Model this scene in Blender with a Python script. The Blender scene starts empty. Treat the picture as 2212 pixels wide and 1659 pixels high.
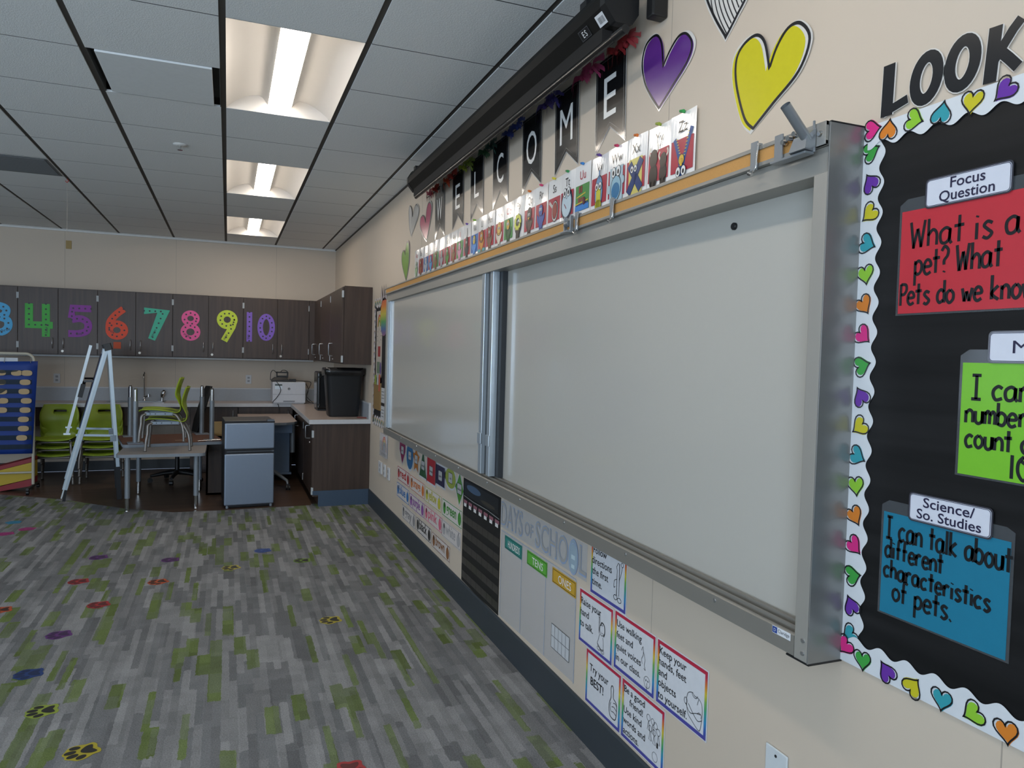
import bpy, math, random
from mathutils import Vector, Matrix
PI = math.pi
rnd = random.Random(7)
C = bpy.context.scene.collection
SC = bpy.context.scene

# ------------------------------------------------------------------ camera, world, light, exposure
EYE, CEIL, WX, DY = 1.55, 2.93, 1.36, 10.15
cam = bpy.data.objects.new('camera', bpy.data.cameras.new('camera'))
C.objects.link(cam)
cam.data.sensor_fit = 'HORIZONTAL'; cam.data.sensor_width = 36.0
cam.data.lens = 25.41896
cam.data.clip_start = 0.05
_R = ((0.93044, -0.365471, 0.026689), (0.010718, -0.045659, -0.9989), (0.366287, 0.929702, -0.038566))
cam.matrix_world = Matrix(((_R[0][0], -_R[1][0], -_R[2][0], 0), (_R[0][1], -_R[1][1], -_R[2][1], 0),
                           (_R[0][2], -_R[1][2], -_R[2][2], EYE), (0, 0, 0, 1)))
SC.camera = cam
world = bpy.data.worlds.new('World'); SC.world = world; world.use_nodes = True
world.node_tree.nodes['Background'].inputs[0].default_value = (0.55, 0.7, 1.0, 1)
world.node_tree.nodes['Background'].inputs[1].default_value = 0.6
SC.view_settings.view_transform = 'Standard'; SC.view_settings.look = 'None'
SC.view_settings.exposure = 0.2; SC.view_settings.gamma = 1.0
SC.view_settings.use_curve_mapping = False
SC.cycles.use_denoising = True
SC.cycles.max_bounces = 8; SC.cycles.diffuse_bounces = 5; SC.cycles.glossy_bounces = 4
SC.cycles.sample_clamp_indirect = 4.0

def area_light(name, loc, rot, sx, sy, power, col):
    l = bpy.data.lights.new(name, 'AREA'); l.shape = 'RECTANGLE'; l.size = sx; l.size_y = sy
    l.energy = power; l.color = col
    o = bpy.data.objects.new(name, l); C.objects.link(o); o.location = loc; o.rotation_euler = rot
    return o
LENS_GLOW = 19.0
DAY = (0.68, 0.83, 1.0)
for i, y in enumerate((0.6, 3.2, 5.8)):      # daylight through the three windows of the left wall
    area_light('window_daylight', (-6.38, y, 1.65), (0, -PI/2-0.45, 0), 1.3, 1.9, 24, DAY)
for i, x in enumerate((-4.6, -1.6)):         # and the two windows of the wall behind the camera
    area_light('window_daylight', (x, -2.38, 1.65), (PI/2+0.4, 0, 0), 1.9, 1.3, 115, DAY)

# ------------------------------------------------------------------ materials
def lin(c):
    if isinstance(c, str):
        c = [int(c[i:i+2], 16)/255 for i in (0, 2, 4)]
    return tuple((v/12.92 if v <= 0.04045 else ((v+0.055)/1.055)**2.4) for v in c)
MATS = {}
def M(name, col='808080', rough=0.6, metal=0.0, spec=0.5, var=0.05, scale=40.0, coat=0.0, emit=0.0, alpha=1.0, bump=0.0, coat_rough=0.05):
    if name in MATS: return MATS[name]
    m = bpy.data.materials.new(name); m.use_nodes = True; MATS[name] = m
    nt = m.node_tree; b = nt.nodes['Principled BSDF']; c = lin(col)
    b.inputs['Roughness'].default_value = rough; b.inputs['Metallic'].default_value = metal
    b.inputs['Specular IOR Level'].default_value = spec
    b.inputs['Coat Weight'].default_value = coat; b.inputs['Coat Roughness'].default_value = coat_rough
    b.inputs['Alpha'].default_value = alpha
    tc = nt.nodes.new('ShaderNodeTexCoord'); nz = nt.nodes.new('ShaderNodeTexNoise')
    nz.inputs['Scale'].default_value = scale; nz.inputs['Detail'].default_value = 3
    nt.links.new(tc.outputs['Object'], nz.inputs['Vector'])
    mx = nt.nodes.new('ShaderNodeMix'); mx.data_type = 'RGBA'
    mx.inputs[6].default_value = tuple(v*(1-var) for v in c) + (1,)
    mx.inputs[7].default_value = tuple(min(1, v*(1+var)) for v in c) + (1,)
    nt.links.new(nz.outputs['Fac'], mx.inputs[0]); nt.links.new(mx.outputs[2], b.inputs['Base Color'])
    if bump:
        bp = nt.nodes.new('ShaderNodeBump'); bp.inputs['Strength'].default_value = bump; bp.inputs['Distance'].default_value = 0.01
        nt.links.new(nz.outputs['Fac'], bp.inputs['Height']); nt.links.new(bp.outputs['Normal'], b.inputs['Normal'])
    if emit:
        b.inputs['Emission Color'].default_value = c + (1,); b.inputs['Emission Strength'].default_value = emit
    return m
def ramp_mat(name, axis, stops, rough=0.35, coord='Generated', coat=0.0):
    if name in MATS: return MATS[name]
    m = bpy.data.materials.new(name); m.use_nodes = True; MATS[name] = m
    nt = m.node_tree; b = nt.nodes['Principled BSDF']; b.inputs['Roughness'].default_value = rough
    b.inputs['Coat Weight'].default_value = coat
    tc = nt.nodes.new('ShaderNodeTexCoord'); sp = nt.nodes.new('ShaderNodeSeparateXYZ'); cr = nt.nodes.new('ShaderNodeValToRGB')
    nt.links.new(tc.outputs[coord], sp.inputs[0]); nt.links.new(sp.outputs[axis], cr.inputs[0])
    el = cr.color_ramp.elements
    while len(el) < len(stops): el.new(0.5)
    for e, (p, c) in zip(el, stops): e.position = p; e.color = lin(c) + (1,)
    nt.links.new(cr.outputs[0], b.inputs['Base Color'])
    return m
def wood_mat(name, c1, c2, rough=0.45, axis='Z', scale=6.0, spec=0.4):
    if name in MATS: return MATS[name]
    m = bpy.data.materials.new(name); m.use_nodes = True; MATS[name] = m
    nt = m.node_tree; b = nt.nodes['Principled BSDF']; b.inputs['Roughness'].default_value = rough
    b.inputs['Specular IOR Level'].default_value = spec
    tc = nt.nodes.new('ShaderNodeTexCoord'); mp = nt.nodes.new('ShaderNodeMapping')
    mp.inputs['Scale'].default_value = {'Z': (scale*5, scale*5, scale*0.25), 'X': (scale*0.25, scale*5, scale*5), 'Y': (scale*5, scale*0.25, scale*5)}[axis]
    nz = nt.nodes.new('ShaderNodeTexNoise'); nz.inputs['Scale'].default_value = 1.0; nz.inputs['Detail'].default_value = 5; nz.inputs['Distortion'].default_value = 0.4
    cr = nt.nodes.new('ShaderNodeValToRGB'); cr.color_ramp.elements[0].position = 0.3; cr.color_ramp.elements[1].position = 0.72
    cr.color_ramp.elements[0].color = lin(c1)+(1,); cr.color_ramp.elements[1].color = lin(c2)+(1,)
    nt.links.new(tc.outputs['Object'], mp.inputs[0]); nt.links.new(mp.outputs[0], nz.inputs['Vector'])
    nt.links.new(nz.outputs['Fac'], cr.inputs[0]); nt.links.new(cr.outputs[0], b.inputs['Base Color'])
    return m
def carpet_mat():
    m = bpy.data.materials.new('carpet_planks'); m.use_nodes = True
    nt = m.node_tree; N = nt.nodes; L = nt.links; b = N['Principled BSDF']
    b.inputs['Roughness'].default_value = 0.95; b.inputs['Specular IOR Level'].default_value = 0.1
    tc = N.new('ShaderNodeTexCoord'); sp = N.new('ShaderNodeSeparateXYZ')
    wob = N.new('ShaderNodeTexNoise'); wob.inputs['Scale'].default_value = 26; wob.inputs['Detail'].default_value = 9; wob.inputs['Roughness'].default_value = 0.75
    L.new(tc.outputs['Object'], wob.inputs['Vector'])
    add = N.new('ShaderNodeVectorMath'); add.operation = 'MULTIPLY_ADD'
    L.new(wob.outputs['Color'], add.inputs[0]); add.inputs[1].default_value = (0.022, 0.07, 0); L.new(tc.outputs['Object'], add.inputs[2])
    L.new(add.outputs[0], sp.inputs[0])
    def mth(op, a, bb=None):
        n = N.new('ShaderNodeMath'); n.operation = op
        for i, v in enumerate((a, bb)):
            if v is None: continue
            if isinstance(v, (int, float)): n.inputs[i].default_value = v
            else: L.new(v, n.inputs[i])
        return n.outputs[0]
    def layer(wx, ly, seed):
        col = mth('FLOOR', mth('DIVIDE', sp.outputs[0], wx))
        wn = N.new('ShaderNodeTexWhiteNoise'); wn.noise_dimensions = '1D'; L.new(mth('ADD', col, seed), wn.inputs['W'])
        row = mth('FLOOR', mth('ADD', mth('DIVIDE', sp.outputs[1], ly), mth('MULTIPLY', wn.outputs['Value'], 7.0)))
        cb = N.new('ShaderNodeCombineXYZ'); L.new(col, cb.inputs[0]); L.new(row, cb.inputs[1]); cb.inputs[2].default_value = seed
        w2 = N.new('ShaderNodeTexWhiteNoise'); w2.noise_dimensions = '3D'; L.new(cb.outputs[0], w2.inputs['Vector'])
        return w2.outputs['Value']
    greys = N.new('ShaderNodeValToRGB'); e = greys.color_ramp; e.interpolation = 'CONSTANT'
    for p, c in ((0, '656566'), (0.2, '7b7b7b'), (0.42, '868686'), (0.6, '6f7071'), (0.78, '8f8f8f'), (0.92, '696a6b')):
        if p in (0,): el = e.elements[0]
        else: el = e.elements.new(p)
        el.position = p; el.color = lin(c)+(1,)
    e.elements[-1].position = 1.0
    L.new(layer(0.034, 0.36, 3.0), greys.inputs[0])
    g2 = N.new('ShaderNodeMix'); g2.data_type = 'RGBA'; g2.inputs[0].default_value = 0.3
    gr2 = N.new('ShaderNodeValToRGB'); gr2.color_ramp.elements[0].color = lin('5c5e60')+(1,); gr2.color_ramp.elements[1].color = lin('919294')+(1,)
    L.new(layer(0.071, 0.22, 41.0), gr2.inputs[0]); L.new(greys.outputs[0], g2.inputs[6]); L.new(gr2.outputs[0], g2.inputs[7])
    gmask = mth('MAXIMUM', mth('LESS_THAN', layer(0.058, 0.24, 11.0), 0.16), mth('LESS_THAN', layer(0.030, 0.36, 17.0), 0.08))
    gtone = N.new('ShaderNodeMix'); gtone.data_type = 'RGBA'
    gtone.inputs[6].default_value = lin('566238')+(1,); gtone.inputs[7].default_value = lin('6b7a48')+(1,)
    L.new(layer(0.052, 0.21, 29.0), gtone.inputs[0])
    mix = N.new('ShaderNodeMix'); mix.data_type = 'RGBA'
    L.new(mth('MULTIPLY', gmask, mth('ADD', mth('MULTIPLY', layer(0.052, 0.21, 57.0), 0.4), 0.62)), mix.inputs[0]); L.new(g2.outputs[2], mix.inputs[6]); L.new(gtone.outputs[2], mix.inputs[7])
    big = N.new('ShaderNodeTexNoise'); big.inputs['Scale'].default_value = 9; big.inputs['Detail'].default_value = 6
    L.new(tc.outputs['Object'], big.inputs['Vector'])
    fz = N.new('ShaderNodeTexNoise'); fz.inputs['Scale'].default_value = 170; fz.inputs['Detail'].default_value = 4
    L.new(tc.outputs['Object'], fz.inputs['Vector'])
    k = mth('ADD', mth('MULTIPLY', big.outputs['Fac'], 0.5), mth('MULTIPLY', fz.outputs['Fac'], 1.1))
    k = mth('ADD', k, 0.26)
    mul = N.new('ShaderNodeMix'); mul.data_type = 'RGBA'; mul.blend_type = 'MULTIPLY'; mul.inputs[0].default_value = 1
    cbk = N.new('ShaderNodeCombineXYZ'); [L.new(k, cbk.inputs[i]) for i in range(3)]
    L.new(mix.outputs[2], mul.inputs[6]); L.new(cbk.outputs[0], mul.inputs[7])
    L.new(mul.outputs[2], b.inputs['Base Color'])
    bp = N.new('ShaderNodeBump'); bp.inputs['Strength'].default_value = 0.5; bp.inputs['Distance'].default_value = 0.004
    L.new(fz.outputs['Fac'], bp.inputs['Height']); L.new(bp.outputs['Normal'], b.inputs['Normal'])
    return m

# ------------------------------------------------------------------ mesh helpers
class MB:
    def __init__(s): s.v = []; s.f = []; s.m = []; s.s = []
    def add(s, vs, fs, mi=0, sm=False):
        b = len(s.v); s.v += [tuple(v) for v in vs]
        for f in fs: s.f.append(tuple(i+b for i in f)); s.m.append(mi); s.s.append(sm)
    def box(s, x0, y0, z0, x1, y1, z1, mi=0):
        x0, x1 = min(x0, x1), max(x0, x1); y0, y1 = min(y0, y1), max(y0, y1); z0, z1 = min(z0, z1), max(z0, z1)
        s.add([(x0,y0,z0),(x1,y0,z0),(x1,y1,z0),(x0,y1,z0),(x0,y0,z1),(x1,y0,z1),(x1,y1,z1),(x0,y1,z1)],
              [(3,2,1,0),(4,5,6,7),(0,1,5,4),(1,2,6,5),(2,3,7,6),(3,0,4,7)], mi)
        return s
    def poly(s, pts, z0, z1, mi=0):
        n = len(pts)
        if sum(pts[i][0]*pts[(i+1)%n][1]-pts[(i+1)%n][0]*pts[i][1] for i in range(n)) < 0: pts = pts[::-1]
        s.add([(x,y,z0) for x,y in pts]+[(x,y,z1) for x,y in pts],
              [tuple(range(n-1,-1,-1)), tuple(range(n,2*n))]+[(i,(i+1)%n,n+(i+1)%n,n+i) for i in range(n)], mi)
        return s
    def face(s, pts, z, mi=0):
        n = len(pts)
        if sum(pts[i][0]*pts[(i+1)%n][1]-pts[(i+1)%n][0]*pts[i][1] for i in range(n)) < 0: pts = pts[::-1]
        s.add([(x,y,z) for x,y in pts], [tuple(range(n))], mi); return s
    def rect(s, x0, y0, x1, y1, z, mi=0): return s.face([(x0,y0),(x1,y0),(x1,y1),(x0,y1)], z, mi)
    def frame(s, x0, y0, x1, y1, w, z, mi=0):
        s.rect(x0,y0,x1,y0+w,z,mi); s.rect(x0,y1-w,x1,y1,z,mi); s.rect(x0,y0+w,x0+w,y1-w,z,mi); s.rect(x1-w,y0+w,x1,y1-w,z,mi); return s
    def ell(s, cx, cy, rx, ry, z, mi=0, n=20, rot=0.0):
        c, d = math.cos(rot), math.sin(rot)
        return s.face([(cx+rx*math.cos(t)*c-ry*math.sin(t)*d, cy+rx*math.cos(t)*d+ry*math.sin(t)*c) for t in [2*PI*i/n for i in range(n)]], z, mi)
    def strip(s, pts, w, z, mi=0, closed=False, h=0.0):
        n = len(pts); L = []; R = []
        for i in range(n):
            a = pts[(i-1) % n] if (closed or i > 0) else pts[i]
            b = pts[(i+1) % n] if (closed or i < n-1) else pts[i]
            dx, dy = b[0]-a[0], b[1]-a[1]; l = math.hypot(dx, dy) or 1
            k = 1.0
            if (closed or 0 < i < n-1):
                ux, uy = pts[i][0]-a[0], pts[i][1]-a[1]; q = math.hypot(ux, uy) or 1
                k = min(1.8, 1/max(0.35, abs((ux*dx+uy*dy)/(q*l))))
            nx, ny = -dy/l*w/2*k, dx/l*w/2*k
            L.append((pts[i][0]+nx, pts[i][1]+ny)); R.append((pts[i][0]-nx, pts[i][1]-ny))
        m = n if closed else n-1
        if h:
            V = [(x,y,z) for x,y in L]+[(x,y,z) for x,y in R]+[(x,y,z-h) for x,y in L]+[(x,y,z-h) for x,y in R]
            F = []
            for i in range(m):
                j = (i+1) % n
                F += [(i, n+i, n+j, j), (2*n+i, 2*n+j, 3*n+j, 3*n+i), (i, j, 2*n+j, 2*n+i), (n+i, 3*n+i, 3*n+j, n+j)]
            if not closed: F += [(0, 2*n, 3*n, n), (n-1, 2*n-1, 4*n-1, 3*n-1)]
            s.add(V, F, mi)
        else:
            s.add([(x,y,z) for x,y in L]+[(x,y,z) for x,y in R], [(i, n+i, n+(i+1)%n, (i+1)%n) for i in range(m)], mi)
        return s
    def cyl(s, p0, p1, r0, r1=None, n=16, mi=0, cap=True):
        r1 = r0 if r1 is None else r1; p0, p1 = Vector(p0), Vector(p1); d = (p1-p0).normalized()
        u = d.orthogonal().normalized(); w = d.cross(u)
        V = [p0+(u*math.cos(2*PI*i/n)+w*math.sin(2*PI*i/n))*r0 for i in range(n)]+[p1+(u*math.cos(2*PI*i/n)+w*math.sin(2*PI*i/n))*r1 for i in range(n)]
        s.add(V, [(i,(i+1)%n,n+(i+1)%n,n+i) for i in range(n)], mi, True)
        if cap: s.add(V, [tuple(range(n-1,-1,-1)), tuple(range(n,2*n))], mi)
        return s
    def tube(s, pts, r, n=10, mi=0, cap=True):
        P = [Vector(p) for p in pts]; V = []; u = None; m = len(P)
        for i, p in enumerate(P):
            d = (P[min(i+1,m-1)]-P[max(i-1,0)]).normalized()
            u = d.orthogonal().normalized() if u is None else (u-d*u.dot(d)).normalized()
            w = d.cross(u); rr = r[i] if isinstance(r, (list, tuple)) else r
            V += [p+(u*math.cos(2*PI*k/n)+w*math.sin(2*PI*k/n))*rr for k in range(n)]
        s.add(V, [(i*n+k, i*n+(k+1)%n, (i+1)*n+(k+1)%n, (i+1)*n+k) for i in range(m-1) for k in range(n)], mi, True)
        if cap: s.add(V[:n], [tuple(range(n-1,-1,-1))], mi); s.add(V[-n:], [tuple(range(n))], mi)
        return s
    def lathe(s, prof, c=(0,0,0), n=24, mi=0):
        V = [(c[0]+r*math.cos(2*PI*k/n), c[1]+r*math.sin(2*PI*k/n), c[2]+z) for r, z in prof for k in range(n)]
        s.add(V, [(i*n+k, i*n+(k+1)%n, (i+1)*n+(k+1)%n, (i+1)*n+k) for i in range(len(prof)-1) for k in range(n)], mi, True)
        s.add(V[:n], [tuple(range(n-1,-1,-1))], mi); s.add(V[-n:], [tuple(range(n))], mi); return s
    def loft(s, loops, mi=0, sm=True, caps=True):
        n = len(loops[0]); V = [p for l in loops for p in l]
        s.add(V, [(i*n+k, i*n+(k+1)%n, (i+1)*n+(k+1)%n, (i+1)*n+k) for i in range(len(loops)-1) for k in range(n)], mi, sm)
        if caps: s.add(loops[0], [tuple(range(n-1,-1,-1))], mi); s.add(loops[-1], [tuple(range(n))], mi)
        return s
    def text(s, body, x, y, size, z, mi=0, align='L', w=None, shear=0.0, bold=0.0, rot=0.0, sx=1.0):
        vs, fs, x0, x1 = glyphs(body, bold); wd = x1-x0
        k = size; kx = size*sx
        if w is not None: kx = w/max(wd, 1e-6)
        off = {'L': 0, 'C': -wd*kx/2, 'R': -wd*kx}[align]; c, d = math.cos(rot), math.sin(rot); V = []
        for px, py in vs:
            lx = (px-x0)*kx+off+py*k*shear; ly = py*k
            V.append((x+lx*c-ly*d, y+lx*d+ly*c, z))
        s.add(V, fs, mi); return s
    def hand(s, body, x, y, size, w, z, mi=0, gap=1.1, rot=0.0, jit=0.12, sx=1.0):
        k = size/7.0; cx = 0.0; c, d = math.cos(rot), math.sin(rot)
        for ch in body:
            if ch == ' ': cx += 2.6; continue
            st, adv = STROKES[ch]
            for pl in st:
                q = smooth(pl, 5) if len(pl) > 2 else pl
                jx, jy = rnd.uniform(-jit, jit), rnd.uniform(-jit, jit)
                P = []
                for px, py in q:
                    lx, ly = (px+cx+jx)*k*sx, (py+jy)*k
                    P.append((x+lx*c-ly*d, y+lx*d+ly*c))
                s.strip(P, w, z, mi)
            cx += adv+gap
        return s
    def build(s, name, mats, parent=None, bevel=0.0, seg=2, world=False, loc=None, solid=0.0, subd=0):
        me = bpy.data.meshes.new(name)
        V = s.v
        if world and parent is not None:
            l = parent.location; V = [(a-l[0], b-l[1], c-l[2]) for a, b, c in V]
        me.from_pydata(V, [], s.f)
        for m in (mats if isinstance(mats, (list, tuple)) else [mats]): me.materials.append(m)
        me.polygons.foreach_set('material_index', s.m); me.polygons.foreach_set('use_smooth', s.s); me.update()
        o = bpy.data.objects.new(name, me); C.objects.link(o)
        if parent is not None: o.parent = parent
        if loc: o.location = loc
        if subd:
            md = o.modifiers.new('s', 'SUBSURF'); md.levels = md.render_levels = subd
        if solid:
            md = o.modifiers.new('t', 'SOLIDIFY'); md.thickness = solid; md.offset = 0
        if bevel:
            md = o.modifiers.new('b', 'BEVEL'); md.width = bevel; md.segments = seg; md.limit_method = 'ANGLE'; md.angle_limit = math.radians(50)
        return o
_G = {}
def glyphs(body, bold=0.0):
    key = (body, bold)
    if key not in _G:
        cu = bpy.data.curves.new('t', 'FONT'); cu.body = body; cu.size = 1.0; cu.offset = bold; cu.resolution_u = 3
        o = bpy.data.objects.new('t', cu); C.objects.link(o)
        dg = bpy.context.evaluated_depsgraph_get(); me = bpy.data.meshes.new_from_object(o.evaluated_get(dg))
        vs = [(v.co.x, v.co.y) for v in me.vertices]; fs = [tuple(p.vertices) for p in me.polygons]
        bpy.data.objects.remove(o); bpy.data.curves.remove(cu); bpy.data.meshes.remove(me)
        xs = [v[0] for v in vs] or [0, 1]
        _G[key] = (vs, fs, min(xs), max(xs))
    return _G[key]
def smooth(pts, k=6, closed=False):
    n = len(pts); out = []
    for i in range(n if closed else n-1):
        p0 = pts[(i-1) % n] if (closed or i > 0) else pts[i]; p1 = pts[i]; p2 = pts[(i+1) % n]
        p3 = pts[(i+2) % n] if (closed or i+2 < n) else p2
        for j in range(k):
            t = j/k
            out.append(tuple(0.5*(2*b+(c-a)*t+(2*a-5*b+4*c-d)*t*t+(3*b-a-3*c+d)*t**3) for a, b, c, d in zip(p0, p1, p2, p3)))
    if not closed: out.append(tuple(pts[-1]))
    return out
STROKES = {
 'a': ([[(3.2,3.4),(2,4),(.6,3.2),(.3,1.8),(.8,.4),(2,.2),(3,1.2),(3.2,3.6)],[(3.2,3.8),(3.2,1),(3.8,0)]],3.6),
 'b': ([[(.3,7),(.3,0)],[(.3,2.8),(1.5,4),(3,3.2),(3.2,1.5),(2.2,.1),(.4,.5)]],3.2),
 'c': ([[(3,3.4),(1.8,4),(.5,3),(.3,1.5),(1.2,.1),(3,.6)]],3),
 'd': ([[(3,3.2),(1.8,4),(.5,3),(.3,1.2),(1.3,0),(2.8,.8)],[(3.1,7),(3.1,0)]],3.2),
 'e': ([[(.4,2.1),(3,2.3),(2.6,3.7),(1.4,4),(.4,2.8),(.4,1),(1.5,0),(3.1,.6)]],3.1),
 'f': ([[(3,6.6),(2,7),(1.3,6),(1.2,0)],[(.2,3.8),(2.6,4)]],2.6),
 'g': ([[(3,3.4),(1.8,4),(.5,3),(.4,1.4),(1.4,.2),(2.9,1)],[(3.1,4),(3.1,-1.5),(2,-3),(.5,-2.4)]],3.2),
 'h': ([[(.4,7),(.4,0)],[(.4,2.6),(1.8,4),(3,3),(3.1,0)]],3.1),
 'i': ([[(.6,4),(.6,0)],[(.55,5.3),(.7,5.7)]],1.2),
 'k': ([[(.4,7),(.4,0)],[(2.8,4),(.5,1.8),(3,0)]],3),
 'l': ([[(.5,7),(.5,0)]],1), 
 'm': ([[(.3,4),(.3,0)],[(.3,2.8),(1.3,4),(2,3),(2,0)],[(2,2.8),(3,4),(3.8,3),(3.8,0)]],3.8),
 'n': ([[(.3,4),(.3,0)],[(.3,2.8),(1.7,4),(2.9,3),(3,0)]],3),
 'o': ([[(1.8,4),(.5,3),(.4,1.2),(1.6,0),(3,1),(3.1,2.8),(1.8,4)]],3.2),
 'p': ([[(.4,4),(.4,-3)],[(.4,3),(1.8,4),(3.1,3),(2.9,1),(1.6,.2),(.5,.9)]],3.1),
 'r': ([[(.4,4),(.4,0)],[(.4,2.6),(1.5,4),(2.7,3.6)]],2.6),
 's': ([[(2.8,3.5),(1.5,4),(.6,3.1),(1.6,2.1),(2.7,1.1),(1.6,0),(.3,.5)]],2.8),
 't': ([[(1.4,6.6),(1.4,0)],[(0,4.2),(2.8,4.3)]],2.6),
 'u': ([[(.3,4),(.4,1),(1.5,0),(2.9,1),(3,4)],[(3,4),(3,0)]],3.1),
 'w': ([[(.2,4),(1.1,0)],[(1.1,0),(2,3)],[(2,3),(3,0)],[(3,0),(4,4)]],4),
 'W': ([[(.2,7),(1.3,0)],[(1.3,0),(2.5,5)],[(2.5,5),(3.7,0)],[(3.7,0),(4.8,7)]],4.8),
 'I': ([[(.3,7),(3.1,7)],[(1.7,7),(1.7,0)],[(.2,0),(3.2,0)]],3.2),
 'P': ([[(.4,7),(.4,0)],[(.4,6.8),(2.6,6.6),(3,5),(2,3.6),(.5,3.5)]],2.8),
 '?': ([[(.3,5.8),(1.4,7),(2.8,6),(2.6,4.4),(1.4,3.2),(1.4,2)],[(1.3,.1),(1.5,.5)]],2.6),
 '.': ([[(.2,.1),(.7,.5)]],1), '1': ([[(1,7),(1,0)]],1.6),
 '0': ([[(1.8,7),(.4,5),(.4,2),(1.8,0),(3.2,2),(3.2,5),(1.8,7)]],3.2),
}
def tag(o, label, cat, group=None):
    o['label'] = label; o['category'] = cat
    if group: o['group'] = group
    return o
def struct(o): o['kind'] = 'structure'; return o
def thing(name, label, cat, loc=(0,0,0), rz=0.0, group=None):
    o = bpy.data.objects.new(name, None); C.objects.link(o); o.location = loc; o.rotation_euler = (0,0,rz)
    o.empty_display_size = 0.1
    return tag(o, label, cat, group)
def on_right(o, Y, Z, off=0.0012, roll=0.0, tilt=0.0):      # local x runs towards the camera, y up, z into the room
    m = Matrix(((0,0,-1,WX-off),(-1,0,0,Y),(0,1,0,Z),(0,0,0,1)))
    o.matrix_basis = m @ Matrix.Rotation(tilt, 4, 'X') @ Matrix.Rotation(roll, 4, 'Z'); return o
def on_back(o, X, Z, yy, roll=0.0):
    o.matrix_basis = Matrix(((1,0,0,X),(0,0,-1,yy),(0,1,0,Z),(0,0,0,1))) @ Matrix.Rotation(roll, 4, 'Z'); return o
def wthing(name, label, cat, Y, Z, off=0.0012, group=None, roll=0.0, tilt=0.0):
    return on_right(thing(name, label, cat, group=group), Y, Z, off, roll, tilt)
def dup(root, label=None):
    r = root.copy(); C.objects.link(r)
    if label: r['label'] = label
    for ch in list(root.children):
        c = ch.copy(); C.objects.link(c); c.parent = r
        for g in list(ch.children):
            d = g.copy(); C.objects.link(d); d.parent = c
    return r
def rrect(x0, y0, x1, y1, r, n=5):
    P = []
    for cx, cy, a in ((x1-r, y1-r, 0), (x0+r, y1-r, PI/2), (x0+r, y0+r, PI), (x1-r, y0+r, 1.5*PI)):
        P += [(cx+r*math.cos(a+PI/2*i/n), cy+r*math.sin(a+PI/2*i/n)) for i in range(n+1)]
    return P

# ------------------------------------------------------------------ the setting
wallp = M('wall_paint', 'c8baa9', 0.55, var=0.02, scale=3)
wallp2 = M('wall_paint_seam', 'a2988c', 0.7)
blue_base = M('rubber_base', '32393f', 0.5, var=0.06)
whitep = M('white_metal_paint', 'd9d9d6', 0.4)
GX, GY, GS = -0.0370, 3.3111, 0.6096
XL, YF = -6.5, -2.5

b = MB()
VB = [(-6.5,9.75),(-3.0,9.2),(-2.15,8.72),(-1.54,8.32),(-0.92,7.72),(-0.46,7.42),(0.05,7.40),(0.80,7.44)]
b.poly([(XL,YF),(WX,YF),(WX,7.5),(0.80,7.5)]+[VB[-1]]+VB[::-1][1:]+[(XL,9.75)], -0.05, 0.0)
struct(b.build('floor', carpet_mat()))
b = MB(); b.poly(VB+[(0.80,7.5),(WX,7.5),(WX,DY),(XL,DY)], -0.05, -0.003)
struct(b.build('floor.001', wood_mat('vinyl_plank', '46362b', '665042', 0.3, 'X', 3.0)))

b = MB()
b.box(WX, YF, 0, WX+0.1, DY+0.1, CEIL+0.1)
for y in (2.09, 0.894, 5.4): b.box(WX-0.0006, y-0.0012, 0.16, WX, y+0.0012, CEIL, 1)
struct(b.build('wall_right', [wallp, wallp2]))
b = MB(); b.box(XL, DY, 0, WX, DY+0.1, CEIL+0.1)
for x in (0.59, -0.62, -1.84): b.box(x-0.0015, DY-0.0006, 0.16, x+0.0015, DY, CEIL, 1)
struct(b.build('wall_back', [wallp, wallp2]))
def wall_with_windows(name, horiz, lo, hi, c0, c1, wins):
    b = MB(); z0, z1 = 1.0, 2.3; edges = [lo]
    def put(a, d, za, zb):
        if horiz: b.box(a, c0, za, d, c1, zb)
        else: b.box(c0, a, za, c1, d, zb)
    cur = lo
    for a, d in wins:
        put(cur, a, 0, CEIL+0.1); put(a, d, 0, z0); put(a, d, z1, CEIL+0.1); cur = d
    put(cur, hi, 0, CEIL+0.1)
    return struct(b.build(name, wallp))
LW = [(-0.35,1.55),(2.25,4.15),(4.85,6.75)]; FW = [(-5.55,-3.65),(-2.55,-0.65)]
LW[0] = (-0.35, 1.55)
wall_with_windows('wall_left', False, YF, DY+0.1, XL-0.1, XL, LW)
wall_with_windows('wall_front', True, XL-0.1, WX+0.1, YF-0.1, YF, FW)
alu = M('window_aluminium', '9aa0a4', 0.35, 0.8)
for i, (horiz, (a, d)) in enumerate([(False, w) for w in LW]+[(True, w) for w in FW]):
    b = MB()
    for s0, s1, za, zb in ((a, a+0.05, 1.0, 2.3), (d-0.05, d, 1.0, 2.3), (a, d, 1.0, 1.05), (a, d, 2.25, 2.3), ((a+d)/2-0.025, (a+d)/2+0.025, 1.0, 2.3)):
        if horiz: b.box(s0, YF-0.08, za, s1, YF-0.03, zb)
        else: b.box(XL-0.08, s0, za, XL-0.03, s1, zb)
    struct(b.build('window_%d' % (i+1), alu))

b = MB()     # baseboards
b.poly([(0,0),(0.010,0),(0.010,0.150),(0.006,0.158),(0,0.158)], YF, 7.36)
b.v = [(WX-x, z, y) for x, y, z in b.v]
struct(b.build('baseboard_right', blue_base))
b = MB(); b.box(XL, DY-0.01, 0, -0.2, DY, 0.12); struct(b.build('baseboard_back', blue_base))
b = MB(); b.box(XL, DY-0.022, CEIL-0.022, WX, DY, CEIL); b.box(XL, DY-0.05, CEIL-0.004, WX, DY, CEIL); struct(b.build('trim_1', whitep))

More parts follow.
